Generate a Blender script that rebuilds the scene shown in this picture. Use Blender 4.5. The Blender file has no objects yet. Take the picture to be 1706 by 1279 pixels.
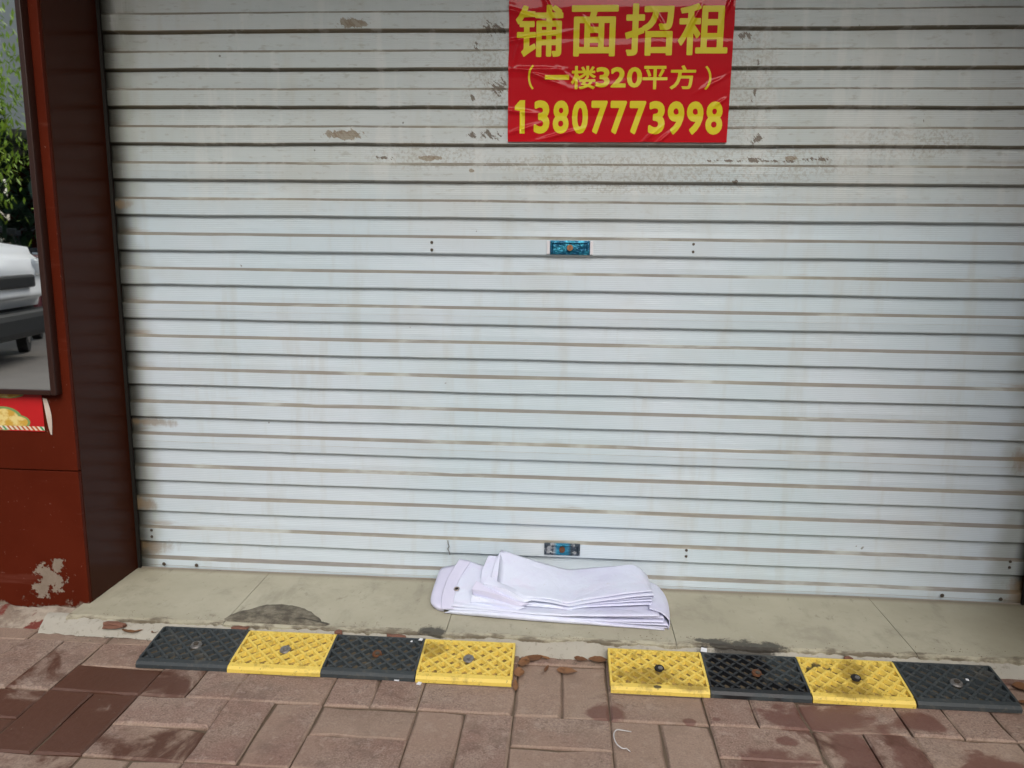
import bpy, bmesh, math, random
from mathutils import Vector, Matrix, noise as mnoise

random.seed(7)
sc = bpy.context.scene
COL = sc.collection
R = math.radians

# ------------------------------------------------------------------ camera
PITCH, YAW, ROLL, CAM_Z = 0.173802, -0.068184, 0.012965, 1.0352
cp, sp, cy, sy = math.cos(PITCH), math.sin(PITCH), math.cos(YAW), math.sin(YAW)
fw = Vector((sy*cp, cy*cp, -sp)); rt = Vector((cy, -sy, 0)); up = rt.cross(fw)
rt2 = rt*math.cos(ROLL) + up*math.sin(ROLL); up2 = -rt*math.sin(ROLL) + up*math.cos(ROLL)
cam = bpy.data.cameras.new('camera'); cam.sensor_width = 36; cam.lens = 36*1280/1706
cam.clip_start = 0.02; cam.clip_end = 500
co = bpy.data.objects.new('camera', cam); COL.objects.link(co)
mw = Matrix((rt2, up2, -fw)).transposed().to_4x4(); mw.translation = (0, 0, CAM_Z)
co.matrix_world = mw; sc.camera = co

# ------------------------------------------------------------------ light
SUN_EL, SUN_AZ = 38, 171       # azimuth in degrees, 0 = +Y, clockwise: behind the camera, to the right
w = bpy.data.worlds.new('World'); sc.world = w; w.use_nodes = True
nt = w.node_tree; bg = nt.nodes['Background']
sky = nt.nodes.new('ShaderNodeTexSky'); sky.sky_type = 'NISHITA'; sky.sun_disc = False
sky.sun_elevation = R(SUN_EL); sky.sun_rotation = R(SUN_AZ); sky.dust_density = 4; sky.air_density = 1.0
hs = nt.nodes.new('ShaderNodeHueSaturation'); hs.inputs['Saturation'].default_value = 0.62
nt.links.new(sky.outputs[0], hs.inputs['Color']); nt.links.new(hs.outputs[0], bg.inputs['Color'])
bg.inputs['Strength'].default_value = 0.12
sl = bpy.data.lights.new('sun', 'SUN'); sl.energy = 0.8; sl.angle = R(45); sl.color = (1, .985, .96)
so = bpy.data.objects.new('sun', sl); COL.objects.link(so)
sdir = Vector((math.sin(R(SUN_AZ))*math.cos(R(SUN_EL)), math.cos(R(SUN_AZ))*math.cos(R(SUN_EL)), math.sin(R(SUN_EL))))
so.rotation_euler = sdir.to_track_quat('Z', 'Y').to_euler(); so.location = sdir*30
sc.view_settings.view_transform = 'Standard'; sc.view_settings.look = 'None'
sc.view_settings.exposure = 0.69; sc.view_settings.gamma = 1
sc.view_settings.use_curve_mapping = False
sc.render.engine = 'CYCLES'
sc.cycles.max_bounces = 5; sc.cycles.diffuse_bounces = 3; sc.cycles.glossy_bounces = 3; sc.cycles.caustics_reflective = False

# ------------------------------------------------------------------ node helpers
class Mat:
    def __init__(s, name, rough=.6, metal=0, spec=.5):
        s.m = bpy.data.materials.new(name); s.m.use_nodes = True
        s.t = s.m.node_tree; s.b = s.t.nodes['Principled BSDF']
        s.b.inputs['Roughness'].default_value = rough; s.b.inputs['Metallic'].default_value = metal
        s.b.inputs['Specular IOR Level'].default_value = spec
        g = s.n('ShaderNodeNewGeometry'); s.g = g; s.pos = g.outputs['Position']; s.nrm = g.outputs['Normal']
        sx = s.n('ShaderNodeSeparateXYZ'); s.l(s.pos, sx.inputs[0]); s.x, s.y, s.z = sx.outputs
    def n(s, t): return s.t.nodes.new(t)
    def l(s, a, b):
        if hasattr(a, 'is_output') or isinstance(a, bpy.types.NodeSocket): s.t.links.new(a, b)
        elif isinstance(a, (tuple, list)):
            b.default_value = tuple(a) if len(a) == len(b.default_value) else tuple(a)+(1,)
        else: b.default_value = a
    def math(s, op, a, b=0, c=0, clamp=False):
        n = s.n('ShaderNodeMath'); n.operation = op; n.use_clamp = clamp
        for i, v in enumerate((a, b, c)): s.l(v, n.inputs[i])
        return n.outputs[0]
    def vec(s, op, a, b=(0, 0, 0)):
        n = s.n('ShaderNodeVectorMath'); n.operation = op; s.l(a, n.inputs[0]); s.l(b, n.inputs[1])
        return n.outputs['Value'] if op in ('LENGTH', 'DOT_PRODUCT', 'DISTANCE') else n.outputs[0]
    def noise(s, scale, detail=4, rough=.55, v=None, stretch=None, dist=0):
        n = s.n('ShaderNodeTexNoise'); v = v or s.pos
        if stretch: v = s.vec('MULTIPLY', v, stretch)
        s.l(v, n.inputs['Vector']); n.inputs['Scale'].default_value = scale
        n.inputs['Detail'].default_value = detail; n.inputs['Roughness'].default_value = rough
        n.inputs['Distortion'].default_value = dist
        return n.outputs['Fac']
    def step(s, v, a, b):            # smooth 0..1 between a and b
        n = s.n('ShaderNodeMapRange'); n.interpolation_type = 'SMOOTHSTEP'; s.l(v, n.inputs['Value'])
        n.inputs['From Min'].default_value = a; n.inputs['From Max'].default_value = b
        return n.outputs[0]
    def mix(s, f, a, b):
        n = s.n('ShaderNodeMix'); n.data_type = 'RGBA'; s.l(f, n.inputs[0]); s.l(a, n.inputs[6]); s.l(b, n.inputs[7])
        return n.outputs[2]
    def mul(s, a, b): return s.math('MULTIPLY', a, b)
    def mx(s, a, b): return s.math('MAXIMUM', a, b)
    def blob(s, c, r, v=None):       # 1 in the middle of an ellipsoid, 0 on its rim
        d = s.vec('MULTIPLY', s.vec('SUBTRACT', v or s.pos, c), tuple(1/k for k in r))
        return s.math('SUBTRACT', 1, s.vec('LENGTH', d), clamp=False)
    def blobs(s, lst, nz, amt, lo=0, hi=.12):
        out = None
        for c, r in lst:
            b = s.blob(c, r); out = b if out is None else s.mx(out, b)
        return s.step(s.math('MULTIPLY_ADD', s.math('SUBTRACT', nz, .5), amt, out), lo, hi)
    def col(s, c): s.l(c, s.b.inputs['Base Color']); return s
    def rough(s, r): s.l(r, s.b.inputs['Roughness']); return s
    def bump(s, h, strength=.3, dist=.002):
        n = s.n('ShaderNodeBump'); s.l(h, n.inputs['Height']); n.inputs['Strength'].default_value = strength
        n.inputs['Distance'].default_value = dist; s.l(n.outputs[0], s.b.inputs['Normal']); return s

# ------------------------------------------------------------------ mesh helpers
def link(o, parent=None):
    COL.objects.link(o)
    if parent: o.parent = parent
    return o
def obj(name, bm, mat, parent=None, smooth=False, loc=(0, 0, 0)):
    me = bpy.data.meshes.new(name); bmesh.ops.recalc_face_normals(bm, faces=bm.faces[:]); bm.to_mesh(me); bm.free()
    me.materials.append(mat.m if isinstance(mat, Mat) else mat)
    if smooth:
        for p in me.polygons: p.use_smooth = True
    o = bpy.data.objects.new(name, me); o.location = loc
    return link(o, parent)
def raw(name, verts, faces, mat, parent=None, smooth=False, loc=(0, 0, 0)):
    me = bpy.data.meshes.new(name); me.from_pydata(verts, [], faces); me.update()
    me.materials.append(mat.m if isinstance(mat, Mat) else mat)
    if smooth:
        for p in me.polygons: p.use_smooth = True
    o = bpy.data.objects.new(name, me); o.location = loc
    return link(o, parent)
def empty(name, loc, label, cat, group=None):
    o = bpy.data.objects.new(name, None); o.location = loc; o.empty_display_size = .05; link(o)
    return tag(o, label, cat, group)
def tag(o, label, cat, group=None):
    o['label'] = label; o['category'] = cat
    if group: o['group'] = group
    return o
def box(bm, x0, x1, y0, y1, z0, z1):
    vs = [bm.verts.new(p) for p in ((x0,y0,z0),(x1,y0,z0),(x1,y1,z0),(x0,y1,z0),(x0,y0,z1),(x1,y0,z1),(x1,y1,z1),(x0,y1,z1))]
    for f in ((0,3,2,1),(4,5,6,7),(0,1,5,4),(1,2,6,5),(2,3,7,6),(3,0,4,7)): bm.faces.new([vs[i] for i in f])
    return vs
def bbox(x0, x1, y0, y1, z0, z1, bev=0, seg=2):
    bm = bmesh.new(); box(bm, x0, x1, y0, y1, z0, z1)
    if bev: bmesh.ops.bevel(bm, geom=bm.edges[:], offset=bev, segments=seg, affect='EDGES', profile=.5)
    return bm
def cyl(bm, c, r, h, axis='Z', seg=16, r2=None):
    m = Matrix.Translation(c)
    if axis == 'Y': m = m @ Matrix.Rotation(R(90), 4, 'X')
    if axis == 'X': m = m @ Matrix.Rotation(R(90), 4, 'Y')
    bmesh.ops.create_cone(bm, cap_ends=True, segments=seg, radius1=r, radius2=r if r2 is None else r2, depth=h, matrix=m)
def grid_faces(nu, nv, off=0):
    return [(off+i*nv+j, off+i*nv+j+1, off+(i+1)*nv+j+1, off+(i+1)*nv+j) for i in range(nu-1) for j in range(nv-1)]
def local(o, bm_or_none=None): return o

# ================================================================== SETTING
D = 2.2024                # plane of the shutter
XL, XR = -1.318, 1.352    # left and right reveal
YF = 1.94                 # front of the pillars
ZT = 0.035                # top of the threshold

# ---- ground sheet
m = Mat('pavement_far', .85)
n1 = m.noise(3, 5); n2 = m.noise(40, 3)
m.col(m.mix(n1, (.19, .165, .145), (.26, .235, .205))).bump(n2, .3)
bm = bmesh.new(); bmesh.ops.create_grid(bm, x_segments=1, y_segments=1, size=150)
ground = obj('ground', bm, m, loc=(0, -20, -.055)); ground['kind'] = 'structure'

# ---- brick pavers in basket weave
m = Mat('paver', .8)
oi = m.n('ShaderNodeObjectInfo'); rnd = oi.outputs['Random']
hue = m.mix(rnd, (.205, .145, .115), (.250, .192, .160))
n1 = m.noise(5, 5, .6); n2 = m.noise(60, 4, .6); n3 = m.noise(16, 5, .65)
c = m.mix(m.step(n1, .38, .68), hue, (.25, .208, .172))
c = m.mix(m.mul(m.step(n3, .52, .72), .45), c, (.31, .27, .23))
c = m.mix(m.mul(m.step(n2, .52, .70), .5), c, (.10, .072, .056))
n4 = m.noise(240, 2, .6); c = m.mix(m.mul(m.step(n4, .50, .62), .35), c, (.10, .075, .06)); c = m.mix(m.mul(m.step(n4, .46, .36), .30), c, (.40, .34, .28))
c = m.mix(m.mul(m.step(m.noise(2.6, 3), .50, .64), .38), c, (.17, .09, .075))
c = m.mix(m.mul(m.step(m.noise(9, 6, .72), .52, .66), .5), c, (.115, .085, .07)); c = m.mix(m.mul(m.step(m.noise(34, 5, .75), .54, .64), .42), c, (.36, .32, .28))
# sandy joints: anything below the top face
c = m.mix(m.mul(m.step(m.math('MULTIPLY_ADD', n3, .004, m.z), .0015, -.0015), .5), c, m.mix(m.step(m.z, -.004, -.007), (.29, .24, .185), (.14, .105, .075)))
wv_ = m.noise(7, 6, .68, dist=.6)
spill = [((.61, 1.635, 0), (.20, .075, .2)), ((.46, 1.465, 0), (.13, .055, .2)), ((.635, 1.50, 0), (.05, .14, .2)), ((.74, 1.47, 0), (.05, .13, .2)), ((.80, 1.63, 0), (.09, .05, .2)), ((.105, 1.605, 0), (.055, .04, .2)), ((.50, 1.535, 0), (.03, .022, .2)), ((.36, 1.60, 0), (.016, .012, .2)), ((.30, 1.59, 0), (.02, .012, .2)), ((.9, 1.46, 0), (.12, .1, .2))]
sw = m.mul(m.blobs(spill, wv_, 2.6, .10, .42), .78)
oc = m.n('ShaderNodeSeparateColor'); m.l(oi.outputs['Color'], oc.inputs[0]); ow = oc.outputs[0]      # how wet this brick is
dn = m.math('MULTIPLY_ADD', m.math('SUBTRACT', wv_, .5), 2.4, ow)
bw = m.mul(m.step(dn, .22, .62), .95)
c = m.mix(sw, c, m.mix(n3, (.095, .040, .030), (.125, .052, .040)))
c = m.mix(bw, c, m.mix(n1, (.060, .026, .014), (.090, .040, .026)))
wet = m.mx(sw, bw)
c = m.vec('MULTIPLY', c, (1.11, .985, .945)); m.col(c).rough(m.math('MULTIPLY_ADD', wet, -.28, .80)).bump(m.math('ADD', n2, m.mul(n3, 1.2)), .6, .0025)
M_PAVER = m
S = .21914; PX, PY = -.9724, 1.5788
m = Mat('sand_bed', .95); m.col(m.mix(m.noise(30, 4), (.07, .05, .035), (.16, .115, .075))).bump(m.noise(200, 2), .5)
bm = bbox(-2.2, 2.1, .45, 1.9, -.05, -.008); bed = obj('pavement', bm, m); bed['kind'] = 'structure'
def paver_mesh(lx, ly, seed, h=.05):
    rr = random.Random(seed); bm = bmesh.new(); ax, ay = lx/2, ly/2; out = []
    nL, nS_ = 4, 2
    for (x0, y0), (x1, y1), n in (((-ax, -ay), (ax, -ay), nL), ((ax, -ay), (ax, ay), nS_), ((ax, ay), (-ax, ay), nL), ((-ax, ay), (-ax, -ay), nS_)):
        for k in range(n):
            t = (k+(rr.uniform(-.2, .2) if k else 0))/n; out.append((x0+(x1-x0)*t, y0+(y1-y0)*t))
    top, mid, bot = [], [], []
    for k, (x, y) in enumerate(out):
        ch = rr.uniform(.003, .0055) + (rr.random() < .18)*rr.uniform(0, .006)
        j1, j2 = rr.uniform(-.0009, .0009), rr.uniform(-.0009, .0009)
        sx = 1-ch/ax if abs(abs(x)-ax) < 1e-6 else 1; sy_ = 1-ch/ay if abs(abs(y)-ay) < 1e-6 else 1
        top.append(bm.verts.new((x*sx+j1, y*sy_+j2, rr.uniform(-.0006, .0002)))); mid.append(bm.verts.new((x+j1*.6, y+j2*.6, -ch*rr.uniform(.7, 1.1)))); bot.append(bm.verts.new((x, y, -h)))
    bm.faces.new(top); n = len(out)
    for i in range(n):
        j = (i+1) % n
        bm.faces.new((top[i], mid[i], mid[j], top[j])); bm.faces.new((mid[i], bot[i], bot[j], mid[j]))
    me = bpy.data.meshes.new('paver'); bm.normal_update(); bm.to_mesh(me); bm.free(); me.materials.append(M_PAVER.m); return me
G = .0028
pms = [paver_mesh(S-G, S/2-G, k) for k in range(14)]; pm_cut = paver_mesh(S-G, .062-G, 99); pm = None
def put_paver(me, x, y, rz, wet=0):
    o = bpy.data.objects.new('paver', me or random.choice(pms)); rz += math.pi*random.randrange(2)
    o.location = (x+random.uniform(-.0012, .0012), y+random.uniform(-.0012, .0012), random.uniform(-.0045, .0015))
    o.rotation_euler = (random.gauss(0, .009), random.gauss(0, .009), rz+random.gauss(0, .007))
    o.color = (wet, 0, 0, 1); link(o, bed)
WET = {(-1, -1, .75): .95, (-1, 0, .25): .45, (0, -1, .25): .95, (0, -1, .75): .82, (0, -2, .25): .62, (0, -2, .75): .75, (-1, -2, .75): .45, (0, 0, .75): .42, (1, -1, .25): .5, (1, -2, .75): .5, (0, -3, .75): .5,
       (0, 6, .25): .12, (0, 6, .75): .3, (0, 7, .25): .2, (0, 7, .75): .25, (-1, 7, .25): .15}
for j in range(-1, 4):
    for k in range(-5, 13):
        x0 = PX+k*S; y0 = PY-j*S
        if y0 < .75: continue
        for h in (.25, .75):
            if (k+j) % 2 == 0: put_paver(pm, x0+S/2, y0-S*h, 0, WET.get((j, k, h), 0))
            else: put_paver(pm, x0+S*h, y0-S/2, R(90), WET.get((j, k, h), 0))
for k in range(-5, 13): put_paver(pm_cut, PX+k*S+S/2, PY+S+.031, 0)

# ---- threshold of cement tiles with a broken front edge and a mortar fillet
m = Mat('threshold_tile', .62)
n1 = m.noise(3.2, 6, .6); n2 = m.noise(50, 4, .6); n3 = m.noise(11, 5, .6, stretch=(1, .35, 1))
c = m.mix(m.step(n1, .35, .7), (.37, .345, .255), (.45, .425, .325))
c = m.mix(m.mul(m.step(n3, .55, .75), .45), c, (.19, .175, .125))
c = m.mix(m.mul(m.step(n2, .6, .75), .25), c, (.14, .13, .10))
edge = m.math('SUBTRACT', 1, m.math('DIVIDE', m.math('SUBTRACT', m.y, 1.855), .05))     # 1 at the front edge
dirt = m.step(m.math('MULTIPLY_ADD', m.math('SUBTRACT', m.noise(14, 5, .65, stretch=(1, 2.5, 1)), .5), 2.6, edge), .55, 1.05)
c = m.mix(m.mul(dirt, .8), c, m.mix(n2, (.06, .046, .032), (.13, .095, .06)))
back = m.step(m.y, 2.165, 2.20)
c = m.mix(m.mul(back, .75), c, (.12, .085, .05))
foots = m.step(m.noise(5.5, 6, .7), .50, .68); c = m.mix(m.mul(foots, .38), c, (.20, .18, .135)); c = m.mix(m.mul(m.step(m.noise(26, 5, .7, stretch=(1, .4, 1)), .60, .70), .4), c, (.13, .11, .08)); c = m.mix(m.mul(m.step(m.noise(17, 5, .7), .60, .72), .35), c, (.46, .44, .36))
soot = m.blobs([((.48, 1.870, ZT), (.15, .040, .1)), ((.40, 1.890, ZT), (.07, .018, .1)), ((-.33, 1.875, ZT), (.05, .03, .1))], m.noise(30, 6, .75), 2.2, .02, .5)
c = m.mix(m.mul(soot, .85), c, (.022, .020, .018))
c = m.mix(m.mul(m.step(m.x, 1.0, 1.4), .5), c, (.17, .145, .085))
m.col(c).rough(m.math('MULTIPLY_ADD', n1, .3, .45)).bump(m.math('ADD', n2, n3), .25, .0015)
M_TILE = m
thr_bm = bmesh.new()
m = Mat('mortar', .9)
n1 = m.noise(8, 5, .65); n2 = m.noise(70, 4, .65)
c = m.mix(n1, (.30, .285, .24), (.42, .40, .345))
low = m.step(m.math('MULTIPLY_ADD', m.math('SUBTRACT', m.noise(22, 5, .65), .5), .05, m.z), .028, .012)
c = m.mix(m.mul(m.step(n2, .55, .7), .5), c, (.17, .15, .115))
crk = m.step(m.noise(10, 5, .65, stretch=(1, 1, 2)), .57, .66)
c = m.mix(m.mul(crk, m.step(m.z, .02, .034)), c, (.075, .06, .042))
soot = m.blobs([((.48, 1.855, .03), (.12, .06, .05))], m.noise(30, 6, .75), 2.2, .02, .5)
c = m.mix(m.mul(soot, .85), c, (.022, .020, .018))
m.col(c).bump(m.math('ADD', m.mul(n1, 2), n2), .5, .003)
M_MORTAR = m
nx = 340; verts = []; prof_n = 9
for i in range(nx):
    x = -1.40 + 2.85*i/(nx-1)
    e = mnoise.noise(Vector((x*7, 3, 0)))*.008 + mnoise.noise(Vector((x*30, 8, 0)))*.004
    for j in range(prof_n):
        t = j/(prof_n-1)
        y = 1.885 - .055*t + e*(t if t > .2 else 0); z = .0325*(1-t**1.9)-.003*t + mnoise.noise(Vector((x*45, y*60, 1)))*.0022
        if t > .15: z += mnoise.noise(Vector((x*12, t*3, 5)))*.004*math.sin(math.pi*t)
        verts.append((x, y, min(z, .0332)))
mort = raw('threshold', verts, grid_faces(nx, prof_n), M_MORTAR, smooth=True); mort['kind'] = 'structure'
seams = [XL-.02, -.897, -.295, .308, .912, 1.47]
for a, b in zip(seams[:-1], seams[1:]):
    nxx, nyy = int((b-a)/.006), 10; bm = bmesh.new(); top = []
    for i in range(nxx+1):
        x = a+.0009 + (b-a-.0018)*i/nxx; col_ = []
        e = 1.862 + mnoise.noise(Vector((x*9, 0, 0)))*.008 + abs(mnoise.noise(Vector((x*26, 4, 0))))*.012 + mnoise.noise(Vector((x*80, 4, 0)))*.003
        for j in range(nyy+1):
            t = j/nyy; y = e + (2.26-e)*t**1.6
            z = ZT + mnoise.noise(Vector((x*3, y*3, 2)))*.0008 - (.0035 if j == 0 else 0)
            col_.append(bm.verts.new((x, y, z)))
        top.append(col_)
    for i in range(nxx):
        for j in range(nyy): bm.faces.new((top[i][j], top[i+1][j], top[i+1][j+1], top[i][j+1]))
    # front skirt and sides
    sk = [bm.verts.new((v[0].co.x, v[0].co.y+.001, .0)) for v in top]
    for i in range(nxx): bm.faces.new((sk[i], sk[i+1], top[i+1][0], top[i][0]))
    for s_ in (0, -1):
        lo = [bm.verts.new((v.co.x, v.co.y, 0)) for v in top[s_][1:]]; hi = top[s_]
        prev = sk[s_]
        for q in range(nyy): bm.faces.new((prev, lo[q], hi[q+1], hi[q])); prev = lo[q]
    obj('tile', bm, M_TILE, mort)
# grey cement repair on the second tile
m = Mat('repair_cement', .9)
c = m.mix(m.step(m.noise(24, 6, .72), .35, .68), (.085, .072, .052), (.24, .215, .16)); m.col(c).bump(m.noise(60, 5, .7), .8, .004)
bm = bmesh.new(); pts = []
for i in range(37):
    t = i/36; x = -.905 + .295*t
    y = 1.885+.112*math.sin(math.pi*min(1, t*1.08))**.7*(1-.22*t) + mnoise.noise(Vector((t*9, 1, 0)))*.010+mnoise.noise(Vector((t*31, 1, 0)))*.006
    pts.append((x, y))
rows = []
for k, (sc_, zz) in enumerate(((1, .0008), (.93, .003), (.5, .0045))):
    cx_, cy_ = -.76, 1.925
    rows.append([bm.verts.new((cx_+(x-cx_)*sc_, cy_+(y-cy_)*sc_, ZT+zz)) for x, y in pts + [(-.62, 1.874), (-.70, 1.871), (-.80, 1.872), (-.89, 1.875)]])
for a, b in zip(rows[:-1], rows[1:]):
    for i in range(len(a)): j = (i+1) % len(a); bm.faces.new((a[i], a[j], b[j], b[i]))
bm.faces.new(rows[-1])
obj('cement_patch', bm, m, mort, smooth=True)

# ================================================================== ROLLER SHUTTER
P = .1; Z0 = CAM_Z + .6359      # first dusty ledge line in view
m = Mat('shutter_paint', .42)
wv = m.math('FRACT', m.math('DIVIDE', m.math('SUBTRACT', Z0+1, m.z), P))     # 0 ledge .. .52 underside .. 1
nz = m.n('ShaderNodeSeparateXYZ'); m.l(m.g.outputs['True Normal'], nz.inputs[0]); nz = nz.outputs[2]
nA = m.noise(1.3, 5, .6); nB = m.noise(6, 3, .55); nC = m.noise(60, 4, .6, stretch=(.5, 1, 1.5)); nS = m.noise(3, 5, .65, stretch=(1, 1, 9))
nV = m.noise(16, 4, .6, stretch=(1, 1, .12))
c = m.mix(m.step(nA, .35, .65), (.515, .62, .675), (.57, .65, .715))
c = m.mix(m.mul(m.step(nB, .5, .8), .22), c, (.47, .47, .43))
c = m.mix(m.mul(m.step(nV, .52, .72), .26), c, (.42, .42, .37)); c = m.mix(m.mul(m.step(m.noise(2.3, 4, .6), .55, .70), .22), c, (.52, .50, .44))
hi = m.step(m.math('MULTIPLY_ADD', m.math('SUBTRACT', nA, .5), .5, m.z), 1.0, 1.30)            # old grime on the upper part, plus its olive light cast painted in
c = m.mix(m.mul(hi, .36), c, (.42, .415, .31))
c = m.mix(m.mul(m.mul(hi, m.step(nC, .56, .72)), .35), c, (.24, .225, .18))
# grime at both ends, then the guide channel's shade painted in
ex = m.mx(m.step(m.x, XL+.20, XL+.0), m.step(m.x, XR-.22, XR-.02))
ends = m.step(m.math('ADD', m.mul(m.math('SUBTRACT', nB, .5), .9), ex), .42, 1.0)
c = m.mix(m.mul(ends, .5), c, (.17, .165, .10))
end_shade = m.mx(m.step(m.math('MULTIPLY_ADD', m.math('SUBTRACT', nB, .5), .03, m.x), XL+.065, XL+.008), m.step(m.x, XR-.04, XR-.004))  # narrow band of painted shade where the slats meet the guide channel
# brown seep just above each ledge
seep = m.mul(m.step(wv, .80, .99), m.step(m.math('ADD', nS, m.mul(ex, .18)), .60, .80))
c = m.mix(m.mul(seep, .7), c, (.26, .17, .085))
# dust on the ledge, darker brown under the upper folds
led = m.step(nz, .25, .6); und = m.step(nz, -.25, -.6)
c = m.mix(m.mul(led, m.math('MULTIPLY_ADD', nS, .55, .55, clamp=True)), c, m.mix(m.step(nS, .43, .66), (.13, .092, .050), m.mix(m.step(nB, .45, .62), (.24, .215, .155), (.40, .41, .37))))
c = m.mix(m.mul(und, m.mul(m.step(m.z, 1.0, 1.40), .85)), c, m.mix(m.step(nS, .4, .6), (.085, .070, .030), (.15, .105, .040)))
c = m.mix(m.mul(end_shade, .94), c, (.022, .021, .014))  # channel shade painted over the slat ends
# chips and tape residue
def W(x, z, rx, rz): return ((x, D, z), (rx, .3, rz))
brown = [W(-.630, 1.345, .085, .019), W(-.60, 1.637, .06, .018), W(-.39, 1.284, .05, .010), W(.60, 1.288, .025, .010), W(-.27, 1.249, .012, .006)]
chips = [W(-.53, 1.284, .05, .008), W(-.27, 1.345, .03, .012), W(-.215, 1.345, .06, .020), W(.50, 1.335, .035, .022), W(.50, 1.285, .045, .010), W(.67, 1.285, .075, .010), W(.505, 1.28, .20, .006),
         W(-.27, 1.44, .012, .022), W(-.26, 1.58, .012, .035), W(.495, 1.53, .010, .030), W(.49, 1.455, .012, .035), W(.455, 1.225, .018, .012), W(.455, 1.60, .03, .02), W(.94, 1.39, .006, .022), W(-.21, 1.62, .06, .03), W(-.20, 1.47, .05, .05)]
gum = [W(.10, 1.27, .55, .035), W(.45, 1.27, .5, .06), W(.2, 1.22, .5, .04), W(-.22, 1.50, .10, .22), W(.48, 1.48, .09, .22), W(.56, 1.28, .26, .05), W(-.40, 1.29, .22, .05), W(.9, 1.33, .25, .06)]
shv = m.n('ShaderNodeCombineXYZ'); m.l(m.math('MULTIPLY_ADD', m.z, .8, m.x), shv.inputs[0]); m.l(m.math('MULTIPLY_ADD', m.x, -.25, m.z), shv.inputs[2])
nF = m.noise(44, 5, .72, v=shv.outputs[0], stretch=(1.5, 1, .8)); nG = m.noise(120, 4, .7)
g = m.blobs(gum, nF, .8, .05, .5)
c = m.mix(m.mul(g, m.mul(m.step(nG, .46, .62), .55)), c, (.30, .285, .24))
c = m.mix(m.mul(g, m.mul(m.step(nF, .56, .66), .5)), c, (.60, .61, .58))
c = m.mix(m.mul(m.mul(hi, m.step(nV, .48, .36)), .35), c, (.62, .64, .62))
k1 = m.blobs(brown, nF, 2.2, .30, .42); c = m.mix(m.mul(k1, .9), c, m.mix(m.step(nF, .42, .6), (.19, .135, .075), (.28, .25, .19)))
k2 = m.blobs(chips, nF, 4.2, .62, .80); c = m.mix(m.mul(k2, .92), c, m.mix(nG, (.07, .06, .045), (.17, .13, .09)))
sp_ = m.step(m.noise(30, 2, .5), .775, .80); c = m.mix(m.mul(sp_, .75), c, (.12, .11, .09))
# rust at the foot of the left and right ends
nR = m.noise(20, 5, .7, stretch=(1, 1, .5)); ru = m.blobs([W(-1.27, .10, .10, .035), W(-1.25, .50, .14, .018), W(1.33, .05, .06, .08), W(-1.29, .24, .06, .03), W(1.31, .46, .06, .05), W(-1.30, 1.15, .06, .02)], nR, 2.4, .1, .8)
c = m.mix(m.mul(ru, .55), c, (.20, .125, .055))
rib = m.math('SINE', m.mul(m.z, 2*math.pi/.0055))
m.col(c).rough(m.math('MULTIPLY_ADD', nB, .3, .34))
m.bump(m.math('ADD', m.mul(rib, .5), m.mul(m.noise(4, 3), 3)), .22, .0012)
M_SH = m
shutter = empty('roller_shutter', (0, D, ZT), 'closed pale grey corrugated roller shutter, stained and scuffed, filling the shopfront', 'roller shutter')
NX = 72; YO, YI = D-.004, D+.0080
def slat_mesh(seed, lap):
    prof = [(YI, .0), (YI-.002, -.0012), (YO+.002, -.0058), (YO, -.0082)]
    if lap: prof += [(YO, -.0268), (YO-.0016, -.0272), (YO-.0014, -.0285)]
    prof += [(YO, -.0485), (YO+.0015, -.0508), (YI-.001, -.0538), (YI+.0012, -.0562), (YI+.0010, -.0680), (YI+.0002, -.0850), (YI, -.1)]
    vs = []
    for i in range(NX+1):
        x = XL-.03 + (XR-XL+.06)*i/NX
        dz = mnoise.noise(Vector((x*2.2, seed*7.1, 0)))*.0020 + mnoise.noise(Vector((x*9, seed*3.3, 0)))*.0008
        dy = mnoise.noise(Vector((x*1.7, seed*5.3, 9)))*.0028
        for n_, (y, z) in enumerate(prof):
            k = 1 if 1 <= n_ < len(prof)-1 else 0
            y2 = mnoise.noise(Vector((x*14, z*60, seed)))*.0006
            vs.append((x, y-D+(dy+y2)*k, z+dz*k))
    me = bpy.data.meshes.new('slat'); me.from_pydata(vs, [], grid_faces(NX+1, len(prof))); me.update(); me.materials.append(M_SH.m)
    return me
TOPK = -8
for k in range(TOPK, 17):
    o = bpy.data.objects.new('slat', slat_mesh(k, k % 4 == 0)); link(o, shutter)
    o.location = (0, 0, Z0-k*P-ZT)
    if k == 16:                       # last one ends in the bottom bar: cut below
        for v in o.data.vertices:
            if v.co.z < -.035: v.co.z = -.035
m = Mat('shutter_bar', .5); nB = m.noise(9, 5, .6); 
c = m.mix(m.step(nB, .5, .7), (.60, .63, .62), (.42, .40, .33))
c = m.mix(m.mul(m.step(m.z, ZT+.012, ZT+.001), .8), c, (.16, .11, .06))
c = m.mix(m.mul(m.step(m.noise(30, 4, .65), .62, .68), .6), c, (.1, .07, .05)); m.col(c)
bm = bbox(XL-.03, XR+.03, D-.012-D, .012, Z0-1.635-ZT, Z0-1.6665-ZT+.0, .003)
bmesh.ops.translate(bm, verts=bm.verts, vec=(0, 0, 0)); obj('bottom_bar', bm, m, shutter)
bm = bbox(XL-.03, XR+.03, -.007, .010, .001, Z0-1.666-ZT-.001, .002); m2 = Mat('rubber_strip', .8); m2.col((.33, .29, .22)); obj('bottom_seal', bm, m2, shutter)
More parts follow.
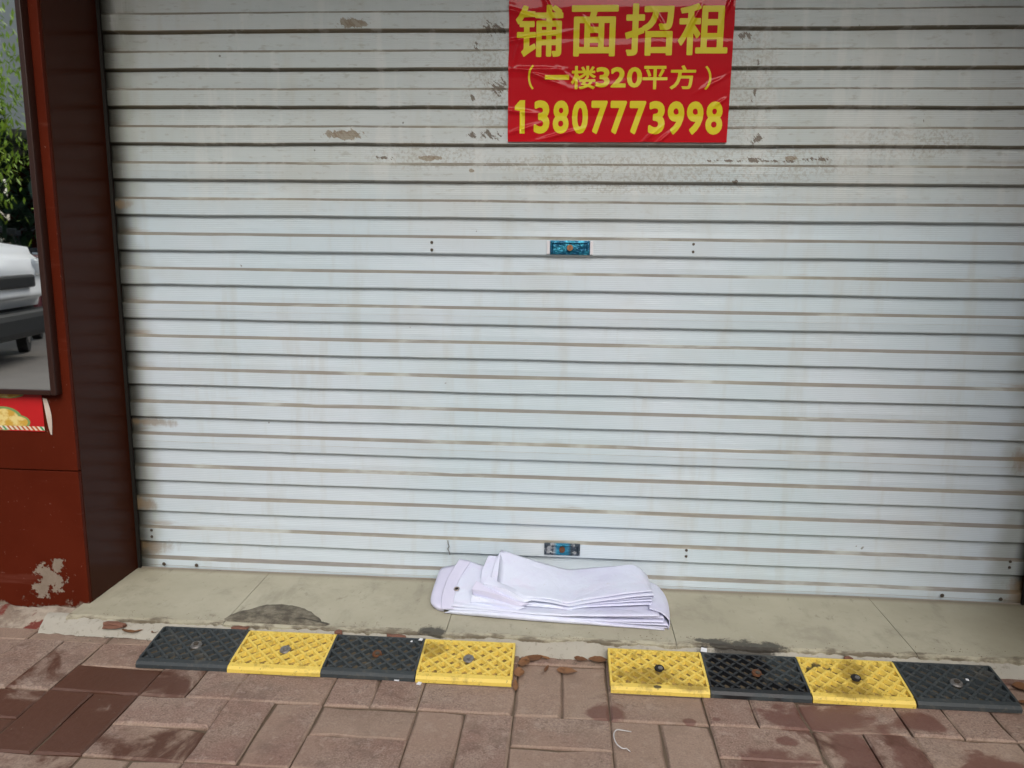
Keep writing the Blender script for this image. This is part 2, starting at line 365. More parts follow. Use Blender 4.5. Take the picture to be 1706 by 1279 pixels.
# rivets
m = Mat('dull_steel', .5, .6); m.col(m.mix(m.noise(300, 3), (.05, .045, .04), (.16, .13, .10)))
M_STEEL = m
def rivet(x, z, r=.0045, y=YO):
    bm = bmesh.new(); cyl(bm, (0, 0, 0), r, .003, 'Y', 10, r*.7); obj('rivet', bm, M_STEEL, shutter, loc=(x, y-D-.0015, z-ZT))
for x, z in ((-.384, 1.051), (-.384, 1.030), (.350, 1.055), (.350, 1.034), (.3765, .159), (.3765, .140), (-1.272, .157), (-1.272, .136), (1.302, .163), (1.302, .145)): rivet(x, z)
for x, z in ((-1.235, .050), (-1.13, .050), (1.12, .053), (1.285, .049)): rivet(x, z, .006, D-.011)
# bent wire stub by the lower lock
m = Mat('wire', .4, .9); m.col((.3, .3, .28))
bm = bmesh.new(); pts = [(0, -.004, 0), (.002, -.010, -.008), (.006, -.012, -.016), (.001, -.012, -.024), (.005, -.011, -.032), (.007, -.004, -.046)]
def tube(bm, pts, r, seg=6):
    rings = []
    for i, p in enumerate(pts):
        p = Vector(p); a = Vector(pts[max(i-1, 0)]); b = Vector(pts[min(i+1, len(pts)-1)]); d = (b-a).normalized()
        q = d.to_track_quat('Z', 'Y'); rr = r[i] if isinstance(r, (list, tuple)) else r
        rings.append([bm.verts.new(p + q @ Vector((math.cos(2*math.pi*k/seg)*rr, math.sin(2*math.pi*k/seg)*rr, 0))) for k in range(seg)])
    for a, b in zip(rings[:-1], rings[1:]):
        for k in range(seg): bm.faces.new((a[k], a[(k+1) % seg], b[(k+1) % seg], b[k]))
    bm.faces.new(rings[0]); bm.faces.new(rings[-1])
tube(bm, pts, .0016); obj('wire_stub', bm, m, shutter, loc=(-.339, YO-D, .163-ZT))

# locks: plate with raised rim, keyhole disc
m = Mat('blue_film', .22, .55)
c = m.mix(m.step(m.noise(70, 4, .6, stretch=(1, 1, .7)), .40, .62), (.006, .085, .17), (.03, .26, .38)); m.col(c)
m.bump(m.noise(110, 3, .6, dist=1.2), .9, .003); M_BLUE = m
m = Mat('worn_film', .3, .8)
c = m.mix(m.step(m.noise(55, 4, .6, stretch=(1, 1, .8)), .44, .52), (.33, .35, .37), (.06, .08, .10))
c = m.mix(m.step(m.math('ABSOLUTE', m.math('SUBTRACT', m.x, .008)), .028, .014), c, (.04, .24, .38))
m.col(c).bump(m.noise(120, 3, .6, dist=1.5), .9, .003); M_WORN = m
m = Mat('rusty_brass', .55, .4); m.col(m.mix(m.noise(180, 3), (.26, .10, .035), (.42, .22, .11))); M_BRASS = m
m = Mat('rust_dark', .75, .2); m.col(m.mix(m.noise(200, 3), (.09, .035, .014), (.17, .07, .03))); M_RUST = m
m = Mat('white_tab', .45); m.col((.66, .66, .70)); M_TAB = m
def lock(x, z, wdt, hgt, face, key, tabs, lab):
    bm = bmesh.new()      # recessed pan: outer rim and sunk floor
    y0 = YO-D-.004; r = .006; d = .006
    o_ = [bm.verts.new((a*wdt/2, y0, b*hgt/2)) for a, b in ((-1,-1),(1,-1),(1,1),(-1,1))]
    i_ = [bm.verts.new((a*(wdt/2-r), y0-.0012, b*(hgt/2-r))) for a, b in ((-1,-1),(1,-1),(1,1),(-1,1))]
    f_ = [bm.verts.new((a*(wdt/2-r-.003), y0+.0025, b*(hgt/2-r-.003))) for a, b in ((-1,-1),(1,-1),(1,1),(-1,1))]
    b_ = [bm.verts.new((a*wdt/2, y0+d, b*hgt/2)) for a, b in ((-1,-1),(1,-1),(1,1),(-1,1))]
    for i in range(4):
        j = (i+1) % 4
        for p, q in ((b_, o_), (o_, i_), (i_, f_)): bm.faces.new((p[i], p[j], q[j], q[i]))
    bm.faces.new(f_)
    pl = obj('lock_plate', bm, face, shutter, loc=(x, 0, z-ZT)); pl['label'] = lab
    bm = bmesh.new(); cyl(bm, (0, y0-.001, 0), .0085, .008, 'Y', 20); 
    k = obj('keyhole', bm, key, pl)
    bm = bmesh.new(); box(bm, -.0012, .0012, y0-.0062, y0-.005, -.005, .005); obj('key_slot', bm, M_STEEL, pl)
    if tabs:
        for s in (-1, 1):
            bm = bbox(-.0045, .0045, y0-.001, y0+.006, -hgt/2+.001, hgt/2-.001, .0015); obj('end_tab', bm, M_TAB, pl, loc=(s*(wdt/2+.005), 0, 0))
lock(.008, 1.041, .111, .0395, M_BLUE, M_BRASS, True, 'lock plate still covered in shiny blue film')
lock(.0075, .148, .107, .036, M_WORN, M_RUST, False, 'scratched lock plate with torn blue film and rusty keyhole')
# guide rails
m = Mat('rail', .7, .3); m.col(m.mix(m.noise(20, 4), (.006, .006, .005), (.015, .011, .007)))  # near-black, so the rail lip also paints in the shadowed gap
for s, x in ((1, XL), (-1, XR)):
    bm = bmesh.new(); a, b = sorted((x-s*.02, x+s*.014)); a, b = sorted((x-s*.04, x-s*.034)); box(bm, a, b, -.015, .05, 0, 2.1); a, b = sorted((x-s*.02, x+s*.009)); box(bm, a, b, -.0145, -.0085, 0, 2.1)
    obj('guide_rail', bm, m, shutter)

# ================================================================== PILLARS, LINTEL, CANOPY
m = Mat('maroon_panel', .5, 0, .08)
n1 = m.noise(4, 5, .6); n2 = m.noise(50, 4, .6)
c = m.mix(m.step(n1, .35, .7), (.072, .0095, .003), (.088, .0125, .0045))
c = m.mix(m.mul(m.step(m.noise(7, 5, .6, stretch=(.3, 1, 3)), .6, .75), .3), c, (.21, .075, .055))
sc_n = m.noise(3.5, 6, .75, stretch=(.25, 1, 1.6)); c = m.mix(m.mul(m.step(sc_n, .60, .68), .35), c, (.22, .10, .075)); c = m.mix(m.mul(m.step(m.noise(80, 3, .6), .68, .74), .4), c, (.26, .15, .12))
pz = [((-1.43, YF, .105), (.055, .3, .06)), ((-1.405, YF, .14), (.03, .3, .035)), ((-1.45, YF, .075), (.05, .3, .03))]
peel = m.blobs(pz, m.noise(34, 6, .72), 3.2, .28, .38)
foot = m.step(m.math('MULTIPLY_ADD', m.math('SUBTRACT', m.noise(16, 5, .68), .5), .14, m.z), .034, .018)
c = m.mix(m.mx(peel, foot), c, m.mix(m.noise(40, 5, .65), (.15, .115, .085), (.30, .25, .20)))
m.col(c).rough(m.math('MULTIPLY_ADD', m.mx(peel, foot), .4, .50)).bump(m.math('MULTIPLY_ADD', m.mx(peel, foot), -3, m.mul(n2, .25)), .35, .002)
M_MAROON = m
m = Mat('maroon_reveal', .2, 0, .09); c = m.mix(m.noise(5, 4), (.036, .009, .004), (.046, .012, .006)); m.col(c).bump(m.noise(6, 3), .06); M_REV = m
m = Mat('base_plaster', .92); n1 = m.noise(14, 5, .65)
c = m.mix(m.step(n1, .4, .6), (.36, .31, .25), (.22, .17, .13)); c = m.mix(m.step(m.noise(11, 5, .65), .52, .58), c, (.15, .032, .022))
m.col(c).bump(m.noise(50, 5, .7), .7, .004); M_PLASTER = m
m = Mat('dark_joint', .9); m.col((.05, .012, .01)); M_JOINT = m
def pillar(name, xa, xb, rev, label, YF=YF):
    p = empty(name, ((xa+xb)/2, (YF+2.3)/2, 0), label, 'pillar'); ox, oy = p.location.x, p.location.y
    def put(n, bm, mt):
        bmesh.ops.translate(bm, verts=bm.verts, vec=(-ox, -oy, 0)); return obj(n, bm, mt, p)
    put('core', bbox(xa+.012, xb-.012, YF+.012, 2.45, 0, 2.32), M_JOINT)
    for za, zb in ((.004, .4195), (.4225, 1.30 if rev < 0 else 2.32)) + (((1.303, 2.32),) if rev < 0 else ()):
        put('front_panel', bbox(xa+.001, xb-.001, YF, YF+.012, za, zb, .0015), M_MAROON)
    for x, s in ((xa, -1), (xb, 1)):
        a, b = (x, x+.012) if s < 0 else (x-.012, x)
        put('side_panel', bbox(a, b, YF+.0125, 2.325, .004, 2.32, .001), M_REV)
    # lumpy plaster foot
    bm = bmesh.new(); vs = []; n = 70; pr = 8
    for i in range(n):
        x = xa-.01 + (xb-xa+.03)*i/(n-1)
        for j in range(pr):
            t = j/(pr-1); h = .022+.016*mnoise.noise(Vector((x*11, 2, 0)))+.006*mnoise.noise(Vector((x*40, 2, 0)))
            y = YF-.002-.085*t**1.4*(1+.22*mnoise.noise(Vector((x*14, t*4, 0)))); z = h*(1-t**2.2)+.004*mnoise.noise(Vector((x*40, t*8, 3)))-.006*t
            vs.append(bm.verts.new((x, y, z)))
    for f in grid_faces(n, pr): bm.faces.new([vs[k] for k in f])
    put('plaster_foot', bm, M_PLASTER)
    return p
pillar('maroon_pillar', -2.35, XL, 1, 'maroon panelled pillar with peeling paint at its foot, left of the shutter')
pillar('maroon_pillar', XR, 2.35, -1, 'maroon pillar at the right end of the shutter, extended out of view to shade it', .95)  # forward depth is added, unseen, to shade the shutter's right side
m = Mat('soffit', .7); m.col(m.mix(m.noise(4, 4), (.16, .15, .12), (.22, .20, .16)))
cn = empty('shop_canopy', (0, 1.6, 2.32), 'flat canopy above the shopfront, out of view overhead', 'canopy')
obj('soffit', bbox(-3.2, 3.2, -.42, .9, .002, .06), m, cn)
obj('fascia', bbox(-3.2, 3.2, -.47, -.421, -.02, .75, .005), M_MAROON, cn)
obj('upper_wall', bbox(-3.2, 3.2, .35, .9, .061, 3.4), m, cn)

# ================================================================== RENTAL POSTER
def poster_h(x, z):            # distance in front of the shutter's outer face: film bridging the corrugation, with creases
    wv = ((Z0+1-z)/P) % 1
    d = abs(wv-.27); d = min(d, 1-d)
    h = .004 - .0013*max(0, (d-.22)/.28)**1.5
    h += .0008*mnoise.noise(Vector((x*6, z*9, 0))) + .00028*mnoise.noise(Vector((x*22, z*26, 4)))
    for cx, cz, ang, ln, wd, a in CREASES:
        u = (x-cx)*math.cos(ang)+(z-cz)*math.sin(ang); v = -(x-cx)*math.sin(ang)+(z-cz)*math.cos(ang)
        h += 1.25*a*math.exp(-(u/ln)**2)*math.exp(-(v/wd)**2)
    return h + .001
CREASES = [(-.11, 1.595, .15, .08, .006, .0035), (-.13, 1.655, -.3, .05, .006, .003), (-.06, 1.665, -1.1, .03, .005, .003), (-.08, 1.495, -.35, .05, .006, .004), (-.10, 1.515, .0, .07, .005, .003),
           (-.14, 1.405, -.1, .05, .006, .004), (-.03, 1.345, .25, .06, .005, .003), (-.13, 1.36, .3, .04, .005, .003), (.22, 1.345, .7, .03, .004, .003), (.25, 1.335, .7, .03, .004, .003),
           (.32, 1.64, 1.1, .035, .005, .003), (.23, 1.635, -1.0, .03, .005, .0025), (.38, 1.48, .5, .04, .005, .002), (.41, 1.68, 1.2, .04, .005, .003), (.40, 1.43, .6, .015, .004, .003), (-.15, 1.56, 1.4, .04, .005, .003),
           (.05, 1.62, -.9, .03, .004, .002), (-.01, 1.50, -.6, .03, .004, .002), (.05, 1.47, .1, .05, .005, .002)]
PXA, PXB, PZA, PZB = -.1705, .4262, 1.3262, 1.715
m = Mat('red_film', .45, 0, .06); m.col(m.mix(m.noise(7, 4), (.46, .005, .012), (.52, .008, .016))); m.b.inputs['Coat Weight'].default_value = .27; m.b.inputs['Coat Roughness'].default_value = .025
M_RED = m
m = Mat('yellow_ink', .35, 0, .25); m.col(m.mix(m.noise(9, 4), (.66, .56, .012), (.72, .62, .02))); M_YEL = m
poster = empty('rental_poster', (.128, D, 1.5), 'red plastic poster with yellow Chinese characters and a phone number', 'poster')
def on_poster(x, z, lift=0): return (x-.128, YO-D-poster_h(x, z)-lift, z-1.5)
nu, nv = 200, 150; vs = []
for i in range(nu):
    for j in range(nv):
        u, v = i/(nu-1), j/(nv-1)
        z = PZA+(PZB-PZA)*v; xl = PXA+.0015*mnoise.noise(Vector((z*20, 0, 0))); xr = PXB-.003*(1-v)+.0025*mnoise.noise(Vector((z*16, 5, 0)))
        x = xl+(xr-xl)*u
        if j == 0: z += .0012*mnoise.noise(Vector((x*12, 0, 7)))
        vs.append(on_poster(x, z))
o = raw('film', vs, grid_faces(nu, nv), M_RED, poster, smooth=True)
import numpy as np
FC = bpy.data.curves.new('glyph', 'FONT'); FO = bpy.data.objects.new('glyph', FC); COL.objects.link(FO)
FC.fill_mode = 'NONE' if False else FC.fill_mode
def one(x0, x1, z0, z1):
    w_ = x1-x0; h_ = z1-z0; vs, fs = [], []; n = 40
    for k in range(n+1):
        t = k/n; z = z0+h_*t; l_ = .50
        if t > .68: l_ = .50-.50*min(1, (t-.68)/.02) if t < .82 else .0+.50*((t-.82)/.18)
        for u in (l_, .5, .75, 1.0): vs.append(on_poster(x0+w_*max(u, l_), z, .0007))
    raw('character', vs, grid_faces(n+1, 4), M_YEL, poster, smooth=True)
def glyph(ch, x0, x1, z0, z1, bold):
    # outline of the built-in font, thickened by a distance field and laid on the film as a fine mesh
    if ch == '1': return one(x0, x1, z0, z1)
    FC.body = ch; FC.resolution_u = 4; bpy.context.view_layer.update()
    me = bpy.data.meshes.new_from_object(FO.evaluated_get(bpy.context.evaluated_depsgraph_get()))
    bm = bmesh.new(); bm.from_mesh(me); bpy.data.meshes.remove(me); bmesh.ops.remove_doubles(bm, verts=bm.verts[:], dist=1e-5)
    co_ = np.array([v.co[:2] for v in bm.verts]); bm.verts.index_update()
    ax, ay = co_.min(0)-bold; bx_, by = co_.max(0)+bold
    W_, H_ = x1-x0, z1-z0; sxx, szz = W_/(bx_-ax), H_/(by-ay)
    seg = np.array([[e.verts[0].co[:2], e.verts[1].co[:2]] for e in bm.edges if len(e.link_faces) == 1])
    tri = np.array([[v.co[:2] for v in f.verts] for f in bmesh.ops.triangulate(bm, faces=bm.faces[:])['faces']]); bm.free()
    st = .0011; nx_, nz_ = int(W_/st)+3, int(H_/st)+3
    gx = ax+(np.arange(nx_)-1)*st/sxx; gz = ay+(np.arange(nz_)-1)*st/szz
    Pg = np.stack(np.meshgrid(gx, gz, indexing='ij'), -1).reshape(-1, 2)
    d = np.full(len(Pg), 9.)
    for a, b in seg:
        ab = b-a; L2 = (ab*ab).sum()
        if L2 < 1e-14: continue
        t = np.clip(((Pg-a)@ab)/L2, 0, 1); d = np.minimum(d, np.hypot(*(Pg-a-t[:, None]*ab).T))
    ins = np.zeros(len(Pg), bool)
    for t3 in tri:
        c_ = [(t3[(i+1) % 3][0]-t3[i][0])*(Pg[:, 1]-t3[i][1])-(t3[(i+1) % 3][1]-t3[i][1])*(Pg[:, 0]-t3[i][0]) for i in range(3)]
        ins |= ((c_[0] >= 0) & (c_[1] >= 0) & (c_[2] >= 0)) | ((c_[0] <= 0) & (c_[1] <= 0) & (c_[2] <= 0))
    f = (np.where(ins, d, -d)+bold).reshape(nx_, nz_)
    wx = x0+(gx-ax)*sxx; wz = z0+(gz-ay)*szz; vid = {}; vs = []; fs = []
    def V(key, x, z):
        if key not in vid: vid[key] = len(vs); vs.append(on_poster(x, z, .0007))
        return vid[key]
    for i in range(nx_-1):
        for j in range(nz_-1):
            cs = ((i, j), (i+1, j), (i+1, j+1), (i, j+1)); fv = [f[c_] for c_ in cs]
            if max(fv) <= 0: continue
            poly = []
            for k in range(4):
                (p, q), (r_, s_) = cs[k], cs[(k+1) % 4]; fa, fb = fv[k], fv[(k+1) % 4]
                if fa > 0: poly.append(V((p, q), wx[p], wz[q]))
                if (fa > 0) != (fb > 0):
                    t = fa/(fa-fb); key = (min((p, q), (r_, s_)), max((p, q), (r_, s_)), 'e'); poly.append(V(key, wx[p]+(wx[r_]-wx[p])*t, wz[q]+(wz[s_]-wz[q])*t))
            if len(poly) >= 3: fs.append(poly)
    raw('character', vs, fs, M_YEL, poster, smooth=True)
def px2w(px, py):               # where that spot of the photographed poster lies on the poster plane
    a = (px-853)/1280; b = -(py-639.5)/1280; d = fw + rt2*a + up2*b; t = (YO-.003)/d.y
    return d.x*t, CAM_Z + d.z*t
def g_px(ch, xa, ya, xb, yb, off):
    x0, z1 = px2w(xa, ya); x1, z0 = px2w(xb, yb); glyph(ch, x0, x1, z0, z1, off)
for ch, a in zip('铺面招租', ((860, 9, 937, 95), (953, 9, 1028, 94), (1043, 6, 1120, 93), (1132, 6, 1211, 92))): g_px(ch, *a, .022)
for ch, a in (('一', (908, 125, 948, 133)), ('楼', (952, 110, 992, 149)), ('3', (993, 112, 1015, 146)), ('2', (1018, 112, 1042, 146)), ('0', (1045, 112, 1069, 146)), ('平', (1071, 110, 1111, 149)), ('方', (1117, 109, 1158, 149)), ('（', (880, 108, 889, 149)), ('）', (1175, 110, 1184, 150))):
    g_px(ch, *a, .010 if ch in '（）' else .020 if ch not in '320' else .030)
for k, ch in enumerate('13807773998'):
    xa = 858 + k*31.9
    g_px(ch, xa+(0 if ch != '1' else 0), 167+k*.2, xa+(25 if ch != '1' else 16), 222.5+k*.2, .036)
bpy.data.objects.remove(FO)

# ================================================================== RUBBER KERB RAMPS
m = Mat('black_rubber', .6); n1 = m.noise(8, 5, .6); n2 = m.noise(90, 4, .6)
c = m.mix(n1, (.022, .029, .033), (.042, .052, .056)); c = m.mix(m.mul(m.step(n2, .52, .72), .5), c, (.095, .09, .075)); c = m.mix(m.mul(m.step(m.noise(16, 5, .7), .55, .7), .45), c, (.11, .10, .08))
oil = m.blobs([((.45, 1.79, .03), (.085, .11, .1)), ((.52, 1.71, .03), (.09, .03, .1)), ((.42, 1.72, .03), (.08, .05, .1))], m.noise(14, 5, .65), 1.0, .0, .25)
c = m.mix(oil, c, (.008, .009, .011)); m.col(c).rough(m.math('MULTIPLY_ADD', oil, -.25, .62)).bump(n2, .25, .001); M_BLK = m
m = Mat('yellow_rubber', .55); n1 = m.noise(7, 5, .6); n2 = m.noise(45, 4, .65)
c = m.mix(n1, (.70, .51, .085), (.76, .58, .13)); c = m.mix(m.mul(m.step(n2, .52, .70), .6), c, (.33, .22, .045)); c = m.mix(m.mul(m.step(m.noise(13, 6, .72), .56, .72), .4), c, (.30, .21, .07)); c = m.mix(m.mul(m.step(m.noise(120, 3, .6), .62, .70), .6), c, (.09, .065, .03))
low = m.step(m.z, .03, .01)
stn = m.blobs([((-.31, 1.79, .03), (.05, .04, .1)), ((.22, 1.73, .03), (.10, .05, .1)), ((.72, 1.78, .03), (.05, .06, .1)), ((.70, 1.71, .03), (.10, .03, .1)), ((.31, 1.70, .03), (.06, .02, .1))], m.noise(22, 5, .65), 1.3, .1, .5)
c = m.mix(m.mul(stn, .6), c, (.22, .14, .02))
hole = m.blobs([((.640, 1.800, .03), (.013, .008, .1)), ((.662, 1.790, .03), (.010, .007, .1)), ((.618, 1.785, .03), (.006, .005, .1)), ((.24, 1.693, .01), (.009, .006, .1))], m.noise(110, 3), .9, -.15, .25)
c = m.mix(m.mul(hole, .9), c, (.03, .024, .015)); m.col(c).bump(n2, .3, .0012); M_YRB = m
m = Mat('washer', .45, .8); m.col(m.mix(m.noise(120, 4), (.16, .15, .14), (.42, .40, .38))); M_WASH = m
m = Mat('grit', .95); m.col(m.mix(m.noise(60, 5, .7), (.035, .028, .018), (.13, .10, .06))).bump(m.noise(250, 3), .6, .002); M_GRIT = m
m = Mat('grit_yellow', .9); m.col(m.mix(m.step(m.noise(50, 5, .7), .36, .64), (.15, .105, .035), (.40, .28, .075))).bump(m.noise(250, 3), .6, .002); M_GRITY = m
RD, RW = .150, .2335            # depth and width of one piece
def ramp_mesh(seed):
    rr = random.Random(seed); bm = bmesh.new()
    ztop = lambda y: .035 - (.035-.014)*(y/RD)      # y measured from the back
    a, b = -RW/2+.0006, RW/2-.0006
    sec = [(0, 0), (0, .033), (.004, ztop(.004)), (.008, ztop(.008)), (.0085, ztop(.0085)-.0105), (RD-.020, ztop(RD-.020)-.0105), (RD-.0195, ztop(RD-.0195)), (RD-.006, ztop(RD-.006)), (RD, .009), (RD, 0)]
    nx_ = 2; rows = []
    for x in (a, b): rows.append([bm.verts.new((x, -y, z)) for y, z in sec])
    for i in range(len(sec)-1): bm.faces.new((rows[0][i], rows[0][i+1], rows[1][i+1], rows[1][i]))
    bm.faces.new(rows[0]); bm.faces.new(list(reversed(rows[1])))
    def bar(p, q, wd, h, base=-.0105):              # trapezoid rib lying on the slope
        p, q = Vector(p), Vector(q); d = (q-p).normalized(); n = Vector((-d.y, d.x))
        vs = []
        for e in (p, q):
            for s, hh, kk in ((-1, base, 1), (-1, h, .80), (1, h, .80), (1, base, 1)):
                u = e + n*s*wd*kk; vs.append(bm.verts.new((u.x, -u.y, ztop(u.y)+hh)))
        for i in range(4): j = (i+1) % 4; bm.faces.new((vs[i], vs[j], vs[4+j], vs[4+i]))
        bm.faces.new(vs[:4]); bm.faces.new(vs[4:])
    xa, xb, ya, yb = a+.003, b-.003, .009, RD-.021
    sx_, sy_ = .0370, .0335
    sl_ = sy_/sx_*1.0
    for fam, hh, wd in ((1, .0010, .0036), (-1, .0001, .0034)):
        k = -14
        while k < 16:
            x = k*sx_*1.0; pts = []
            # y - yc = fam*sl*(X - x)
            yc = (ya+yb)/2
            t0 = [(xa, yc+fam*sl_*(xa-x)), (xb, yc+fam*sl_*(xb-x)), (x+(ya-yc)/(fam*sl_), ya), (x+(yb-yc)/(fam*sl_), yb)]
            pts = [p for p in t0 if xa-1e-6 <= p[0] <= xb+1e-6 and ya-1e-6 <= p[1] <= yb+1e-6]
            if len(pts) >= 2 and (Vector(pts[0])-Vector(pts[1])).length > .012:
                pts = sorted(pts)[:1]+sorted(pts)[-1:]
                bar(pts[0], pts[-1], wd, hh+rr.uniform(-.0003, .0003))
            k += 1
    for x in (xa-.001, xb+.001): bar((x, .008), (x, RD-.02), .0035, .0014)
    return bm
ramp_labels = [
    ('black rubber kerb ramp piece nearest the maroon pillar', 'b', 0), ('yellow rubber kerb ramp piece between the two black ones, left set', 'y', 0),
    ('black rubber kerb ramp piece between two yellow ones, left set, no bright washer', 'b', 2), ('yellow rubber kerb ramp piece at the right end of the left set, beside the gap', 'y', 0),
    ('yellow rubber kerb ramp piece with a dark bolt hole, right of the gap', 'y', 1), ('oil-blackened rubber kerb ramp piece between two yellow ones, right set', 'b', 2),
    ('scuffed yellow rubber kerb ramp piece with dark marks, between two black ones, right set', 'y', 1), ('black rubber kerb ramp piece at the far right end of the row', 'b', 0)]
m = Mat('hole_dark', .9); m.col((.012, .010, .008)); M_HOLE = m
for i, (lab, kind, bolt) in enumerate(ramp_labels):
    x = (-1.0435 + RW/2 + i*.2342) if i < 4 else (.1285 + RW/2 + (i-4)*.2352)
    y = 1.8355 + random.uniform(-.0015, .0015) - (.002 if i >= 4 else 0)
    r_ = empty('kerb_ramp', (x, y, .001), lab, 'kerb ramp', 'rubber kerb ramps along the threshold')
    r_.rotation_euler = (0, 0, random.gauss(0, .004))
    obj('ramp_body', ramp_mesh(i), M_YRB if kind == 'y' else M_BLK, r_)
    gv = []
    for iu in range(25):
        for iv in range(17):
            gx_ = -RW/2+.004+(RW-.008)*iu/24; gy_ = .0095+(RD-.031)*iv/16
            gv.append((gx_, -gy_, .035-.021*gy_/RD-.0092+.0022*mnoise.noise(Vector((gx_*45+i*3, gy_*45, i)))))
    raw('grit', gv, grid_faces(25, 17), M_GRIT if kind == 'b' else M_GRITY, r_, smooth=True)['kind'] = 'stuff'
    zt = .035-(.021)*.5+.0006
    if bolt == 0:
        bm = bmesh.new(); cyl(bm, (0, 0, 0), .0145, .004, 'Z', 24, .0125); w_ = obj('washer', bm, M_WASH, r_, loc=(.004, -RD/2, zt+.0015))
        w_.rotation_euler = (R(8), 0, 0)
        bm = bmesh.new(); cyl(bm, (0, 0, .0032), .0065, .004, 'Z', 6); obj('bolt_head', bm, M_STEEL if kind == 'b' else M_WASH, w_)
    else:
        bm = bmesh.new(); cyl(bm, (0, 0, 0), .0125, .0042, 'Z', 18, .0110); w_ = obj('bolt_boss', bm, M_HOLE if kind == 'y' else M_RUST, r_, loc=(.006, -RD/2+.002, zt+.0008))
        w_.rotation_euler = (R(8), 0, 0)
        bm = bmesh.new(); cyl(bm, (0, 0, .0022), .006, .004, 'Z', 8); obj('bolt_head', bm, M_WASH if kind == 'y' else M_STEEL, w_, loc=(.002, -.003, 0))

# ================================================================== FOLDED WHITE BANNER
m = Mat('banner_cloth', .55)
n1 = m.noise(5, 4, .55); n2 = m.noise(12, 4, .6)
c = m.mix(m.step(n1, .35, .65), (.62, .63, .81), (.68, .73, .87)); c = m.mix(m.mul(m.step(n2, .5, .7), .3), c, (.68, .61, .78))
crz = m.math('ABSOLUTE', m.math('SUBTRACT', m.noise(6, 2, .5, dist=.6), .5)); crz2 = m.math('ABSOLUTE', m.math('SUBTRACT', m.noise(24, 2, .5, dist=1.2), .5))
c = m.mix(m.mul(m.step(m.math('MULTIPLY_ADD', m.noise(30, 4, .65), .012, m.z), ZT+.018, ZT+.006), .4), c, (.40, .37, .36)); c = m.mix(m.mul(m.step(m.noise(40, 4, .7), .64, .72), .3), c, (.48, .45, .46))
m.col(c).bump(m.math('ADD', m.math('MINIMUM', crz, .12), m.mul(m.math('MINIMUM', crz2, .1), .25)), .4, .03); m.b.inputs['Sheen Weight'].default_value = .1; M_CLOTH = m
m = Mat('banner_hem', .5); m.col(m.mix(m.noise(20, 4), (.58, .58, .76), (.66, .66, .80))).bump(m.noise(30, 3), .25, .004); M_HEM = m
ban = empty('folded_banner', (-.03, 2.06, ZT), 'folded white vinyl banner lying on the threshold against the shutter', 'banner')
def cloth(name, rows, mat, thick=.0016):
    vs = [(p[0]+.03, p[1]-2.06, p[2]-ZT) for r_ in rows for p in r_]
    o = raw(name, vs, grid_faces(len(rows), len(rows[0])), mat, ban, smooth=True)
    sm = o.modifiers.new('thickness', 'SOLIDIFY'); sm.thickness = thick; sm.offset = 0
    return o
def lerp(a, b, t): return a+(b-a)*t
def ss(t): t = max(0, min(1, t)); return t*t*(3-2*t)
def interp(tab, x):
    if x <= tab[0][0]: return tab[0][1]
    for (a, va), (b, vb) in zip(tab[:-1], tab[1:]):
        if x <= b: return lerp(va, vb, (x-a)/(b-a))
    return tab[-1][1]
frontA = [(-.35, 2.005), (-.305, 1.977), (-.05, 1.956), (.30, 1.936)]
def zigzag(name, lefts, rights, gap, zb, front, back, rise, nv, mat, wob=.0012, seed=0, start_left=True):
    # layers run along x and turn in hairpins at either end; swept from front to back
    n = len(lefts); path = []                       # (x, layer height factor)
    for L in range(n):
        xl, xr = lefts[L], rights[L]; ks = 22
        rng = [k/ks for k in range(ks+1)]
        if L % 2: rng = rng[::-1]
        for t in rng: path.append((lerp(xl, xr, t), L+.5, 0))
        if L < n-1:
            xe = xr if L % 2 == 0 else xl; xn = rights[L+1] if L % 2 == 0 else lefts[L+1]; s = 1 if L % 2 == 0 else -1
            for k in range(1, 6):
                a = math.pi*k/6; path.append((lerp(xe, xn, k/6)+s*math.sin(a)*.5*gap(xe), L+.5+(1-math.cos(a))/2, 0))
    rows = []
    for x, h, _ in path:
        r_ = []
        for j in range(nv):
            v = j/(nv-1); lay = int(h)
            f = front(x) + .004*mnoise.noise(Vector((lay*3.1, x*3, seed))) + .006*math.sin(lay*2.4+seed)
            y = lerp(f, back(x), v)
            z = zb(x) + gap(x)*h*(1-.25*v) + rise(x, v) + wob*(mnoise.noise(Vector((x*7, y*9, h*.9+seed)))*2.6+mnoise.noise(Vector((x*24, y*15, h*.5+seed)))*1.1)
            if j == 0: z -= .0015
            r_.append((x, y, z))
        rows.append(r_)
    return cloth(name, rows, mat)
gapA = lambda x: interp([(-.35, .0060), (-.1, .0050), (.02, .0048), (.15, .0068), (.27, .0090), (.30, .0095)], x)
fA = lambda x: interp(frontA, x)
zigzag('lower_fold', [-.30, -.325, -.318, -.300, -.285], [.292, .290, .280, .278, .270], gapA, lambda x: .0370, fA, lambda x: 2.165-.01*ss((x-.2)/.1), lambda x, v: .012*v*ss((.1-x)/.3)+.004*v, 22, M_CLOTH, seed=1)
gapB = lambda x: interp([(-.15, .0062), (-.02, .0050), (.03, .0036), (.08, .0048), (.2, .0082), (.27, .0085)], x)
topA = lambda x: .0375 + 5*gapA(x)
def riseB(x, v):
    back = interp([(-.20, .066), (-.174, .062), (-.10, .043), (.0, .022), (.03, .020), (.10, .018), (.228, .010), (.262, -.012)], x)
    return back*v**1.25 - .004*math.exp(-((x-.03)/.03)**2)*(1-v)
fB = lambda x: interp([(-.2, 2.02), (-.12, 1.990), (.03, 1.985), (.262, 1.992)], x)
bB = lambda x: 2.172 - .030*ss((x-.22)/.045)
